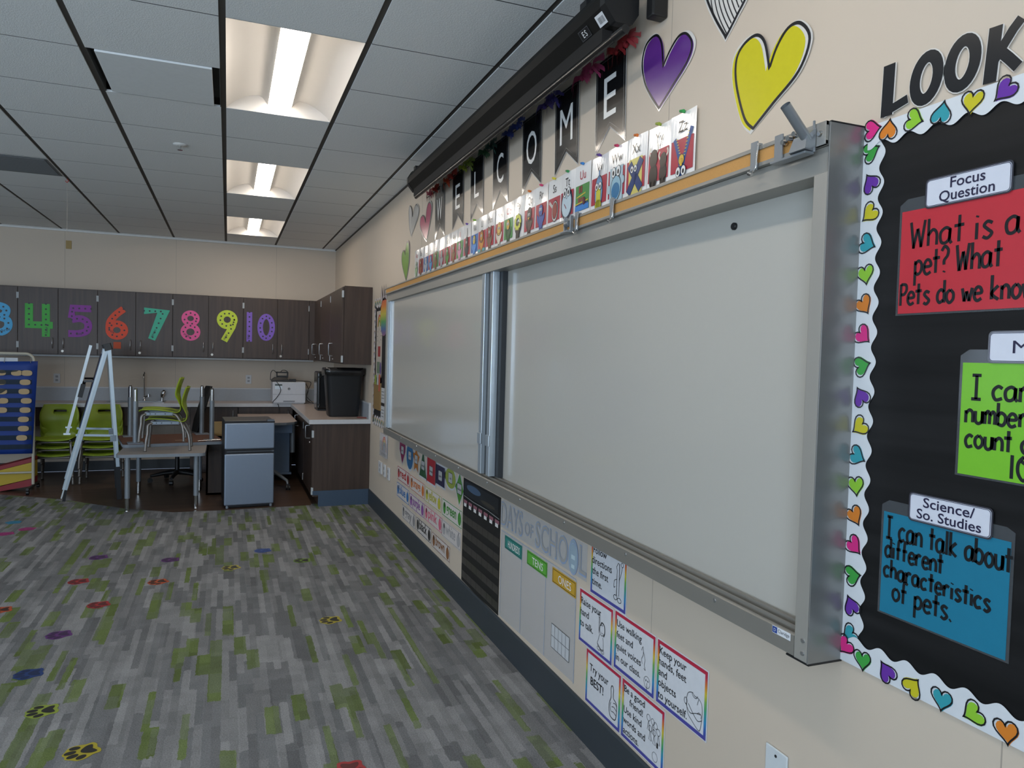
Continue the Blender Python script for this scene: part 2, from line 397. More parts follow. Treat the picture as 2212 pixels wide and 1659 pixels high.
b = MB()     # ceiling: lay-in panels between dark reveal bars, open where the lamps and the vent sit
tile = M('ceiling_panel', 'eceeee', 0.9, var=0.05, scale=180, bump=0.25)
tgap = M('ceiling_joint', '47484a', 0.9, spec=0.1); tbar = M('ceiling_bar', '4b4641', 0.7)
LAMPS = [(0, -4), (0, 0), (0, 4), (0, 8)]
open_cells = {(c, r+k) for c, r in LAMPS for k in (0, 1)} | {(-1, 1)}
for c in range(-11, 3):
    for r in range(-10, 12):
        if (c, r) in open_cells: continue
        x0, x1 = GX+c*GS+0.014, GX+(c+1)*GS-0.014; y0, y1 = GY+r*GS+0.0036, GY+(r+1)*GS-0.0036
        x0, x1 = max(x0, XL), min(x1, WX-0.012); y0, y1 = max(y0, YF), min(y1, DY-0.02)
        if x1-x0 < 0.02 or y1-y0 < 0.02: continue
        b.box(x0, y0, CEIL, x1, y1, CEIL+0.012, 0)
for c in range(-10, 3): b.box(GX+c*GS-0.0138, YF, CEIL+0.006, GX+c*GS+0.0138, DY-0.02, CEIL+0.03, 2)
b.box(WX-0.012, YF, CEIL-0.012, WX, DY, CEIL+0.01, 2)
lamp_edges = {(c, r+k) for c, r in LAMPS for k in (0, 1, 2)}
for r in range(-9, 12):
    for c in range(-11, 3):
        if (c, r) in lamp_edges or (c == -1 and r in (1, 2)): continue
        b.box(max(XL, GX+c*GS+0.014), GY+r*GS-0.0036, CEIL+0.0002, min(WX, GX+(c+1)*GS-0.014), GY+r*GS+0.007, CEIL+0.03, 1)
b.box(XL-0.1, YF-0.1, CEIL+0.14, WX+0.1, DY+0.1, CEIL+0.2, 1)
struct(b.build('ceiling', [tile, tgap, tbar]))

# ------------------------------------------------------------------ ceiling things
refl = M('lamp_reflector', 'cdc9c4', 0.5, var=0.01); lens_m = M('lamp_lens', 'fff3e4', 0.4, emit=LENS_GLOW, var=0.0)
lamp_labels = {-4: 'recessed ceiling lamp overhead, the one before the picture begins',
   0: 'largest lit recessed ceiling lamp with a bright centre lens', 4: 'second lit recessed ceiling lamp, between the large near one and the small far one',
   8: 'smallest lit recessed ceiling lamp, closest to the back wall'}
for c, r in LAMPS:
    x0, x1 = GX+c*GS+0.014, GX+(c+1)*GS-0.014; y0, y1 = GY+r*GS+0.004, GY+(r+2)*GS-0.004; xc = (x0+x1)/2
    t = thing('ceiling_light', lamp_labels[r], 'ceiling lamp', (xc, (y0+y1)/2, CEIL), group='ceiling lamps in a row')
    b = MB(); hw = (x1-x0)/2; lw = 0.064
    prof = [(-hw, 0.0)]+[(-hw+(hw-lw)*q, 0.095*math.sin(PI*0.5*min(1, q*1.25))**0.8 if q < 0.8 else 0.095-0.05*((q-0.8)/0.2)**1.5) for q in [i/14 for i in range(1, 15)]]
    P = prof+[(-x, z) for x, z in prof[::-1]]
    b.add([(xc+x, y, CEIL+z) for y in (y0, y1) for x, z in P], [(i, i+1, len(P)+i+1, len(P)+i) for i in range(len(P)-1) if i != len(prof)-1], 0, True)
    for y in (y0, y1):
        b.add([(xc+x, y, CEIL+z) for x, z in P], [tuple(range(len(P)))], 0)
    b.build('reflector', refl, t, world=True)
    b = MB()
    lp = [(-lw, 0.045), (-lw*0.96, 0.03), (-lw*0.5, 0.022), (0, 0.020), (lw*0.5, 0.022), (lw*0.96, 0.03), (lw, 0.045)]
    b.loft([[(xc+x, y, CEIL+z) for x, z in lp] for y in (y0+0.006, y1-0.006)], 0, True)
    b.build('lens', lens_m, t, world=True, )
t = thing('ceiling_vent', 'square ceiling air vent with a dropped white face panel', 'air vent', (GX-GS/2, GY+1.5*GS, CEIL))
b = MB(); b.box(GX-GS+0.016, GY+GS+0.004, CEIL+0.05, GX-0.016, GY+2*GS-0.004, CEIL+0.06)
b.box(GX-GS+0.014, GY+GS, CEIL, GX-GS+0.018, GY+2*GS, CEIL+0.05); b.box(GX-0.018, GY+GS, CEIL, GX-0.014, GY+2*GS, CEIL+0.05)
b.build('housing', M('vent_dark', '4d4c49', 0.7), t, world=True)
b = MB(); b.box(GX-GS+0.05, GY+GS+0.006, CEIL-0.008, GX-0.05, GY+2*GS-0.03, CEIL+0.004)
b.build('face_panel', M('vent_face', 'e6e9ea', 0.8), t, world=True, bevel=0.002)
t = thing('return_grille', 'grey return air grille in the ceiling near the upper cabinets', 'air vent', (GX-2.5*GS, GY+5.55*GS, CEIL))
b = MB(); gx0, gx1, gy0, gy1 = GX-3*GS+0.02, GX-2*GS-0.02, GY+5*GS+0.02, GY+6*GS-0.02
b.frame(gx0, gy0, gx1, gy1, 0.02, CEIL-0.003); b.v = [(x,y,z) for x,y,z in b.v]
for i in range(28):
    y = gy0+0.022+i*(gy1-gy0-0.044)/28
    b.box(gx0+0.02, y, CEIL-0.006, gx1-0.02, y+0.012, CEIL-0.002, 0)
b.build('slat_face', M('grille_grey', '6f7274', 0.6), t, world=True)
t = thing('sprinkler_head', 'small round white sprinkler cover in the ceiling', 'sprinkler', (-0.317, 5.48, CEIL))
b = MB(); b.lathe([(0.045,0.0),(0.043,-0.006),(0.02,-0.012)], n=20); b.build('escutcheon', whitep, t)
b = MB(); b.cyl((0,0,-0.006),(0,0,-0.035),0.008,0.006); b.lathe([(0.004,-0.035),(0.017,-0.036),(0.017,-0.039)], n=12); b.build('nozzle', M('chrome', 'c8c8c8', 0.15, 1.0), t)
t = thing('hanging_string', 'thin string hanging from a red hook on the ceiling bar', 'string', (-1.266, 7.06, CEIL))
b = MB(); b.tube([(0,0,-0.02),(0.002,0,-0.2),(0,0,-0.47)], 0.0014, 5); b.build('line', M('string_white', 'b9b2a6', 0.8), t)
b = MB(); b.tube([(0,0,0),(0.012,0,-0.014),(0,0,-0.03),(-0.012,0,-0.016)], 0.004, 6); b.build('hook', M('red_plastic', 'a83228', 0.4), t)
b = MB(); b.box(-0.03,-0.004,-0.05,0.03,0.0,0.05); o = tag(b.build('wall_tag', M('tag_tan', 'a9905e', 0.7), loc=(-1.8,DY-0.001,2.75), bevel=0.004), 'small tan paper tag high on the back wall', 'tag')

# ------------------------------------------------------------------ right wall: sliding whiteboard
fr = M('board_frame', 'a3a099', 0.42, 0.35, var=0.03, scale=12)
frame_side = M('board_side', '8f8f8d', 0.33, 0.6, var=0.03, scale=5)
alu_l = M('aluminium_light', 'b9c3cb', 0.3, 0.6)
wbm = M('whiteboard_enamel', 'b4b2ab', 0.2, var=0.01, coat=0.3)
dark = M('dark_gap', '2b2f33', 0.6); cork = M('cork', 'b98a4e', 0.85, var=0.22, scale=380)
black_pl = M('black_plastic', '17181a', 0.4)
t = thing('whiteboard', 'wide silver framed sliding whiteboard mounted on the wall', 'whiteboard', (WX, 3.73, 0.86))
XB = WX-0.0035
b = MB(); b.box(1.338, 1.28, 0.90, XB, 6.17, 2.05); b.build('back_panel', wbm, t, world=True)
b = MB()
b.box(1.262, 1.278, 1.985, XB, 6.178, 2.046)                               # top rail
b.box(1.2556, 1.2786, 0.8557, XB, 1.320, 1.985)                                 # stile nearest the camera
b.box(1.258, 6.13, 0.90, 1.30, 6.178, 2.0)
b.build('frame', fr, t, world=True, bevel=0.0015)
b = MB(); b.box(1.2545, 1.2745, 0.855, XB, 1.2785, 2.096); b.build('end_cover', frame_side, t, world=True, bevel=0.001)
for bx_ in ((1.2555, 1.273, 0.8515, XB, 1.345, 0.8555), (1.2555, 1.273, 2.096, XB, 1.279, 2.0985)): MB().box(*bx_).build('edge_cap', black_pl, t, world=True)
b = MB()                                                                   # tray with stepped tracks
prof = [(1.255,0.858),(1.255,0.906),(1.259,0.909),(1.266,0.909),(1.268,0.897),(1.284,0.897),(1.286,0.914),(1.293,0.914),(1.295,0.901),(1.312,0.901),(1.314,0.917),(1.321,0.917),(1.323,0.906),(XB,0.906),(XB,0.858)]
n = len(prof); b.add([(x,1.3205,z) for x,z in prof]+[(x,6.178,z) for x,z in prof], [tuple(range(n)), tuple(range(2*n-1,n-1,-1))]+[(i,n+i,n+(i+1)%n,(i+1)%n) for i in range(n)], 0)
b.build('tray', M('board_tray', '8f8c85', 0.42, 0.45, var=0.03, scale=12), t, world=True)
for y, z, x in [(y, 0.893, 1.2555) for y in (1.62, 2.1, 2.58, 3.05, 3.5, 4.0, 4.5, 5.0, 5.5)]+[(1.292, 0.875, 1.2562), (1.292, 0.905, 1.2562)]:
    b = MB(); b.cyl((1.2525,y,z),(x,y,z),0.005,0.006,8); b.build('screw', M('screw_steel', 'b9bbbd', 0.3, 0.9), t, world=True)
b = MB(); b.box(1.285, 3.69, 0.912, 1.292, 6.135, 1.988); sp = b.build('sliding_panel', wbm, t, world=True)
def child_at(o, b, name, mats, **k):
    l = o.parent.location if o.parent else (0,0,0); b.v = [(x-l[0],y-l[1],z-l[2]) for x,y,z in b.v]
    return b.build(name, mats, o, **k)
b = MB(); b.box(1.268, 3.650, 0.915, 1.293, 3.695, 1.986); b.box(1.262, 3.648, 1.075, 1.272, 3.70, 1.133); child_at(sp, b, 'pull_handle', alu_l, bevel=0.002)
b = MB(); b.box(1.268, 6.062, 0.915, 1.293, 6.078, 1.986); b.box(1.268, 6.112, 0.915, 1.293, 6.13, 1.986); b.box(1.278, 6.078, 0.915, 1.285, 6.112, 1.986); child_at(sp, b, 'edge_trim', alu_l, bevel=0.001)
b = MB(); b.box(1.302, 3.57, 0.918, 1.309, 5.9, 1.988); sp2 = b.build('rear_sliding_panel', wbm, t, world=True)
b = MB(); b.box(1.272, 3.533, 0.918, 1.309, 3.577, 1.986); b.box(1.266, 3.530, 1.075, 1.276, 3.58, 1.133); child_at(sp2, b, 'pull_handle', alu_l, bevel=0.002)
b = MB(); b.box(1.29, 3.577, 0.918, 1.302, 3.65, 1.986); b.box(1.31, 3.49, 0.918, 1.337, 3.533, 1.986); child_at(sp2, b, 'shadow_channel', dark)
b = MB(); b.box(1.250, 1.30, 2.054, 1.2545, 6.17, 2.089); b.build('cork_strip', cork, t, world=True)
b = MB(); b.box(1.246, 1.279, 2.088, 1.262, 6.178, 2.0985); b.box(1.246, 1.279, 2.046, 1.262, 6.178, 2.056); b.box(1.2555, 1.279, 2.05, 1.30, 6.178, 2.095)
b.box(1.2455, 1.279, 2.046, 1.2545, 1.312, 2.0985); b.box(1.2455, 6.155, 2.046, 1.2545, 6.182, 2.0985)
b.build('map_rail', M('rail_aluminium', 'aaa8a3', 0.35, 0.7), t, world=True, bevel=0.001)
b = MB(); b.cyl((1.2415,1.296,2.073),(1.2455,1.296,2.073),0.006,0.008,12); b.build('rail_screw', M('chrome','c8c8c8',0.15,1.0), t, world=True)
b = MB(); b.v = []; m0 = MB(); m0.rect(0,0,0.062,0.018,0,0); m0.rect(0.001,0.0015,0.017,0.0165,0.0003,1); m0.text('D',0.009,0.005,0.011,0.0006,0,align='C'); m0.text('Claridge',0.020,0.006,0.0125,0.0004,2,w=0.038)
m0.v = [(1.2545-z, 1.393-x, 0.885+0.004+y) for x,y,z in m0.v]
m0.build('maker_label', [M('label_white','d5d8dc',0.4), M('label_blue','1d3f8a',0.4), M('ink_dark','24242a',0.5)], t, world=True)
b = MB(); b.lathe([(0.0105,0),(0.0105,0.006),(0.009,0.008)], n=20)
o = tag(b.build('magnet', black_pl), 'round black magnet stuck on the whiteboard', 'magnet'); o.matrix_basis = Matrix(((0,0,-1,1.3375),(-1,0,0,1.699),(0,1,0,1.935),(0,0,0,1)))
chrome = M('chrome', 'c8c8c8', 0.15, 1.0); zinc = M('zinc_grey', '9a9fa4', 0.35, 0.7)
def map_clip(y, label, long=False):
    t = thing('map_clip', label, 'clip', (1.245, y, 2.072), group='metal clips on the cork rail')
    b = MB(); b.box(-0.006,-0.012,-0.034,-0.001,0.012,0.038); b.box(-0.004,-0.012,0.028,0.012,0.012,0.034); b.build('plate', zinc, t, bevel=0.001)
    b = MB(); b.tube([(-0.006,-0.018,0.03),(-0.009,-0.018,0),(-0.012,-0.018,-0.03),(-0.014,-0.012,-0.042),(-0.010,-0.006,-0.036)],0.0022,6)
    b.cyl((-0.012,0.008,-0.04),(-0.012,-0.004,-0.046),0.006,0.005,10); b.build('hook', chrome, t)
    if long:
        b = MB(); b.box(-0.016,0.03,-0.03,-0.001,0.036,0.03); b.box(-0.016,0.085,-0.03,-0.001,0.091,0.03); b.box(-0.03,0.03,-0.036,-0.001,0.091,-0.03)
        b.cyl((-0.012,0.045,0.0),(-0.012,0.075,0.0),0.012,0.012,10); b.build('roller_block', zinc, t, bevel=0.001)
map_clip(1.512, 'metal map clip on the cork rail, the one beside the tube holder')
map_clip(2.245, 'metal map clip on the cork rail under the washing machine card')
map_clip(2.52, 'metal roller clip on the cork rail under the clock card', True)
t = thing('flag_holder', 'silver flag holder with a slanted tube on the cork rail', 'flag holder', (1.245, 1.365, 2.07))
b = MB(); b.box(-0.006,0.045,-0.036,-0.001,0.072,0.034); b.box(-0.006,-0.06,-0.036,-0.001,0.06,-0.026); b.box(-0.028,-0.055,-0.04,-0.001,0.06,-0.034); b.box(-0.006,-0.056,-0.034,-0.001,-0.052,0.036); b.build('bracket', zinc, t, bevel=0.001)
b = MB(); b.loft([[(-0.001,0.01,-0.034),(-0.001,-0.058,-0.034),(-0.001,-0.058,0.02),(-0.001,0.01,0.012)], [(-0.035,-0.01,-0.032),(-0.035,-0.062,-0.032),(-0.030,-0.062,-0.002),(-0.030,-0.02,0.0)]], 0, False); b.build('socket_block', zinc, t, bevel=0.002)
b = MB(); p0, p1 = Vector((-0.018,-0.05,-0.008)), Vector((-0.092,-0.058,0.056)); b.cyl(p0, p1, 0.0115, 0.0115, 18, 0, False); b.cyl(p0, p1, 0.0095, 0.0095, 18, 0, False); b.build('tube', zinc, t)
for y, z in ((0.038,0.010),(0.02,0.014),(0.002,0.02),(-0.016,0.014)): b = MB(); b.cyl((-0.001,y,z),(-0.013,y,z),0.008,0.006,10); b.build('nut', chrome, t)

# ------------------------------------------------------------------ projector screen
scr_side = M('screen_housing_black', '121211', 0.6, var=0.1, spec=0.2)
t = thing('projector_screen', 'long black rolled up projector screen housing under the ceiling', 'projector screen', (1.22, 3.55, 2.74))
oct_ = [(1.160,2.735),(1.160,2.775),(1.188,2.820),(1.262,2.820),(1.285,2.785),(1.285,2.720),(1.262,2.685),(1.200,2.685)]
b = MB(); b.loft([[(x,y,z) for x,z in oct_] for y in (2.22, 5.02)], 0, False); b.build('housing', scr_side, t, world=True, bevel=0.002)
b = MB()
cc = (1.2225, 2.7525)
for y0, y1 in ((2.185, 2.22), (5.02, 5.055)):
    b = MB(); b.loft([[(cc[0]+(x-cc[0])*1.05, y, cc[1]+(z-cc[1])*1.05) for x,z in oct_] for y in (y0, y1)], 0, False)
    b.build('end_cap', black_pl, t, world=True, bevel=0.004)
b = MB(); b.box(1.190, 2.26, 2.640, 1.230, 4.98, 2.690); b.build('screen_roll', M('screen_fabric','0c0c0d',0.8), t, world=True)
b = MB(); b.tube([(1.2,2.12,2.630),(1.2,2.13,2.630),(1.2,4.95,2.630)],0.0125,14); b.build('weight_bar', M('bar_black','232120',0.25), t, world=True)
b = MB(); b.cyl((1.2,2.115,2.630),(1.2,2.19,2.630),0.0145,0.0145,14); b.build('bar_end_cap', black_pl, t, world=True)
m0 = MB(); m0.rect(0,0,0.07,0.036,0,0); m0.frame(0,0,0.07,0.036,0.002,0.0004,1); m0.text('E',0.026,0.008,0.030,0.0006,2,align='C',bold=0.01); m0.text('S',0.044,0.008,0.030,0.0006,2,align='C',bold=0.01)
c0 = Vector((1.179,2.405,2.710)); un = Vector((-0.784,0,-0.62)); uv = Vector((-0.62,0,0.784))
m0.v = [tuple(c0+un*(0.001+z)+uv*(y-0.018)+Vector((0,-x,0))) for x,y,z in m0.v]
m0.build('maker_plate', [M('plate_black','1f1f20',0.3), M('plate_rim','55565a',0.3), M('plate_letter','d9d9d9',0.4)], t, world=True)
m0 = MB(); m0.rect(0,0,0.062,0.04,0,0)
x = 0.012
for i in range(14):
    w_ = rnd.choice((0.001,0.0015,0.0024)); m0.rect(x,0.008,x+w_,0.03,0.0004,1); x += w_+rnd.choice((0.0012,0.0018))
c0 = Vector((1.179,2.275,2.710))
m0.v = [tuple(c0+un*(0.002+z)+uv*(y-0.02)*1.0+Vector((0,-x,0))) for x,y,z in m0.v]
m0.build('barcode_sticker', [M('label_white','d5d8dc',0.4), M('ink_grey','5a5c60',0.5)], t, world=True)
t = thing('wall_bracket', 'short black wall bracket beside the screen housing end', 'bracket', (1.33, 2.13, 2.8))
b = MB(); b.box(1.30, 2.115, 2.695, WX-0.001, 2.16, 2.917); b.build('upright', black_pl, t, world=True, bevel=0.006)
t = thing('screen_hanger', 'black bracket holding the far end of the screen housing', 'bracket', (1.22, 4.95, 2.85))
b = MB(); b.box(1.195, 4.965, 2.8205, WX-0.001, 5.015, 2.850); b.build('hanger', black_pl, t, world=True)
t = thing('screen_hanger', 'black bracket holding the near end of the screen housing', 'bracket', (1.22, 2.3, 2.85))
b = MB(); b.box(1.195, 2.40, 2.8205, WX-0.001, 2.45, 2.850); b.build('hanger', black_pl, t, world=True)

# ------------------------------------------------------------------ welcome pennants and tulle garland
gloss_black = M('laminated_black', '161618', 0.25, coat=0.55, coat_rough=0.07, spec=0.2, bump=0.06, scale=9); ink_white = M('print_white', 'e3e2df', 0.3); ink = M('print_black', '17161a', 0.3)
clear = M('clear_laminate', 'd8d8d8', 0.08, alpha=0.35)
for ch, y, lab in (('W',4.888,'black swallowtail pennant printed with a white letter W'), ('E',4.462,'black swallowtail pennant with letter E, hanging between W and L'),
        ('L',4.085,'black swallowtail pennant printed with a white letter L'), ('C',3.690,'black swallowtail pennant printed with a white letter C'),
        ('O',3.258,'black swallowtail pennant printed with a white letter O'), ('M',2.873,'black swallowtail pennant printed with a white letter M'),
        ('E',2.488,'black swallowtail pennant with letter E, last one beside the purple heart')):
    t = wthing('pennant', lab, 'pennant', y, 2.365, 0.004, 'welcome pennants', tilt=0.018)
    W2 = 0.114
    def sw(k): return [(-W2+k,0.345-k),(-W2+k,k*2.6),(0,0.078+k*1.3),(W2-k,k*2.6),(W2-k,0.345-k)]
    b = MB(); b.poly(sw(-0.004), -0.0012, -0.0006, 2); b.poly(sw(0), -0.0006, 0.0, 0); b.strip(sw(0.011), 0.0016, 0.0005, 1, True); b.build('flag', [gloss_black, M('print_line','8c8b88',0.3), clear], t)
    b = MB(); b.text(ch, 0, 0.115, 0.225 if ch != 'W' else 0.215, 0.0010, 0, align='C', w={'W':0.135,'M':0.125,'O':0.125,'E':0.095,'L':0.085,'C':0.10}[ch]); b.build('lettering', ink_white, t)
g = thing('tulle_garland', 'rainbow tulle ribbon garland tied along the top of the pennants', 'garland', (WX-0.008, 3.75, 2.70))
b = MB(); b.tube([(WX-0.006, 2.36+i*0.1, 2.703-0.006*math.sin(i*0.74)**2) for i in range(30)], 0.0025, 6); b.build('cord', M('cord_dark','3a3438',0.8), g, world=True)
for y, col, nm in ((5.13,'8e3040','maroon'),(4.98,'c03a2e','red'),(4.70,'d2502a','orange'),(4.58,'c4453a','coral'),(4.33,'a9b53a','lime'),(4.22,'8aa040','olive'),(3.95,'2f5b3a','green'),(3.83,'2c4f48','dark green'),
        (3.56,'2e3f8a','blue'),(3.44,'34479c','royal blue'),(3.10,'4a3a86','violet'),(3.0,'403880','indigo'),(2.72,'b5406f','pink'),(2.64,'c24a7c','rose'),(2.44,'b12f33','bright red'),(2.37,'a83038','crimson')):
    b = MB()
    for k in range(9):
        a0 = rnd.uniform(-0.5, 0.5); L_ = rnd.uniform(0.05, 0.11); sgn = 1 if k % 2 else -1; dz = rnd.uniform(-0.05, 0.03)
        p = [(0,0,0), (-0.012-0.01*rnd.random(), sgn*L_*0.5, dz*0.3+0.012), (-0.006*rnd.random(), sgn*L_, dz)]
        q = smooth(p, 5); wv = [rnd.uniform(0.006, 0.012) for _ in q]
        V = []
        for (px,py,pz), ww in zip(q, wv): V += [(px-0.002, py, pz-ww), (px, py+0.002, pz+ww)]
        b.add(V, [(2*i,2*i+1,2*i+3,2*i+2) for i in range(len(q)-1)], 0, True)
    b.lathe([(0.004,-0.014),(0.013,-0.004),(0.012,0.006),(0.004,0.014)], (-0.006,0,0), 8)
    o = b.build('tulle_bow', M('tulle_'+nm.replace(' ','_'), col, 0.8, alpha=0.8), g, loc=(0.0, y-3.75, 0.004)); o['label'] = nm+' tulle bow'

# ------------------------------------------------------------------ wall hearts
def heart_cut(name_label, tip, left, dip, right, fill, stripe=False, w=0.0085, shift=(-0.006,-0.004), grad=None):
    cy = tip[0]; cz = tip[1]
    cv = lambda P: [(cy-y, z-cz) for y, z in P]
    L_, R_ = cv([tip]+left+[dip]), cv([dip]+right+[tip])
    P = smooth(L_, 6)[:-1]+smooth(R_, 6)[:-1]
    cx = sum(p[0] for p in P)/len(P); cyy = sum(p[1] for p in P)/len(P)
    t = wthing('paper_heart', name_label, 'heart', cy, cz, 0.002, 'paper hearts on the wall', tilt=0.02)
    big = [((x-cx)*1.10+cx+shift[0]*0.4, (y-cyy)*1.08+cyy) for x, y in P]
    b = MB(); b.poly(big, -0.0006, 0.0, 0); b.build('paper', [M('laminated_white','d9d5cf',0.12,coat=0.5,coat_rough=0.08)], t)
    b = MB()
    if fill: b.face([((x-cx)*1.0+cx+shift[0], (y-cyy)*1.0+cyy+shift[1]) for x, y in P], 0.0006, 0)
    mats = [M('heart_'+(fill or 'none'), fill or 'ffffff', 0.25, coat=1.0 if fill == '5f2f86' else 0.2, coat_rough=0.13, spec=0.3), ink]
    b.strip(P, w, 0.0012, 1, True)
    if stripe:
        xs = [p[0] for p in P]
        for k in range(9):
            x0 = min(xs)+(max(xs)-min(xs))*(0.42+0.07*k); seg = []
            for q in range(40):
                yy = min(p[1] for p in P)+q/39*(max(p[1] for p in P)-min(p[1] for p in P)); xx = x0-0.05*math.sin(q/39*PI)+yy*(-0.12)+0.01
                if inside(xx, yy, P): seg.append((xx, yy))
            if len(seg) > 2: b.strip(seg, w*0.45, 0.0012, 1)
    b.build('print', mats, t)
def inside(x, y, P):
    c = False
    for i in range(len(P)):
        a, d = P[i], P[i-1]
        if (a[1] > y) != (d[1] > y) and x < (d[0]-a[0])*(y-a[1])/(d[1]-a[1])+a[0]: c = not c
    return c
heart_cut('large white heart with black stripes above the yellow heart', (1.799,2.507), [(1.85,2.58),(1.895,2.66),(1.92,2.74),(1.885,2.80),(1.84,2.785)], (1.80,2.70), [(1.755,2.755),(1.70,2.745),(1.675,2.69),(1.70,2.60),(1.75,2.55)], None, True)
heart_cut('large yellow paper heart above the cork rail tube holder', (1.662,2.202), [(1.700,2.242),(1.738,2.347),(1.741,2.416),(1.712,2.449),(1.659,2.456),(1.623,2.423)], (1.602,2.345), [(1.575,2.392),(1.535,2.425),(1.490,2.420),(1.457,2.369),(1.492,2.301),(1.58,2.25)], 'c9c020', shift=(-0.015,-0.002))
heart_cut('purple paper heart beside the last black pennant', (2.150,2.407), [(2.205,2.47),(2.245,2.53),(2.261,2.60),(2.235,2.652),(2.175,2.660),(2.14,2.62)], (2.128,2.538), [(2.09,2.575),(2.04,2.603),(1.995,2.594),(1.965,2.551),(1.989,2.506),(2.07,2.455)], '5f2f86', w=0.008, shift=(0.008,-0.004))
heart_cut('small white heart with fine stripes under the screen end', (5.734,2.491), [(5.785,2.56),(5.805,2.626),(5.811,2.699),(5.775,2.735),(5.72,2.70)], (5.694,2.633), [(5.63,2.69),(5.562,2.708),(5.495,2.661),(5.53,2.60),(5.65,2.53)], None, True, w=0.007)
heart_cut('pink paper heart beside the W pennant', (5.250,2.388), [(5.34,2.44),(5.43,2.52),(5.42,2.575),(5.352,2.588),(5.30,2.56)], (5.275,2.520), [(5.235,2.62),(5.165,2.652),(5.105,2.608),(5.135,2.53),(5.2,2.44)], 'a83a5e', w=0.008)
heart_cut('green paper heart beside the first alphabet card', (5.881,2.149), [(5.96,2.22),(6.03,2.305),(6.035,2.37),(5.985,2.402),(5.94,2.39)], (5.917,2.362), [(5.885,2.42),(5.84,2.457),(5.785,2.42),(5.785,2.30),(5.83,2.21)], '6f9a35', w=0.008)

# ------------------------------------------------------------------ alphabet cards standing on the board
card_w = M('card_white', 'eceae8', 0.2, coat=1.0, coat_rough=0.11, spec=0.3, bump=0.10, scale=16); PAL = {}
def pm(c): return M('print_'+c, c, 0.3, coat=0.15, coat_rough=0.08, var=0.03, spec=0.2)
RED, GRN, BLU, TEAL = 'a3283c', '4a8a48', '2a5fa8', '4f9aa0'
PICS = {'A':('green outlined creature',None),'B':('brown bear',RED),'C':('blue cup',BLU),'D':('blue dolphin',RED),'E':('brown animal',GRN),'F':('grey fish',RED),
 'G':('green plant',RED),'H':('brown horse',RED),'I':('pink ice creature',GRN),'J':('dark haired child',RED),'K':('blue kite',BLU),'L':('lion',RED),'M':('monkey',RED),
 'N':('blond nurse',RED),'O':('juggler',GRN),'P':('potted flowers',None),'Q':('dark hooded bird',RED),'R':('blue robot',RED),'S':('spoon of red stew',RED),'T':('round clock with eyes',RED),
 'U':('ship on blue water',GRN),'V':('yellow nosed villain',RED),'W':('washing machine with eyes',RED),'X':('navy blue letter X with eyes',RED),'Y':('two dark yaks',RED),'Z':('blue zipper with eyes',RED)}
def eyes(b, x, y, r, z, wi, ki):
    for s in (-1, 1):
        b.ell(x+s*r*1.05, y, r, r*1.25, z, ki, 14); b.ell(x+s*r*1.05, y, r*0.86, r*1.1, z+0.0004, wi, 14); b.ell(x+s*r*1.05, y-r*0.15, r*0.4, r*0.55, z+0.0008, ki, 10)
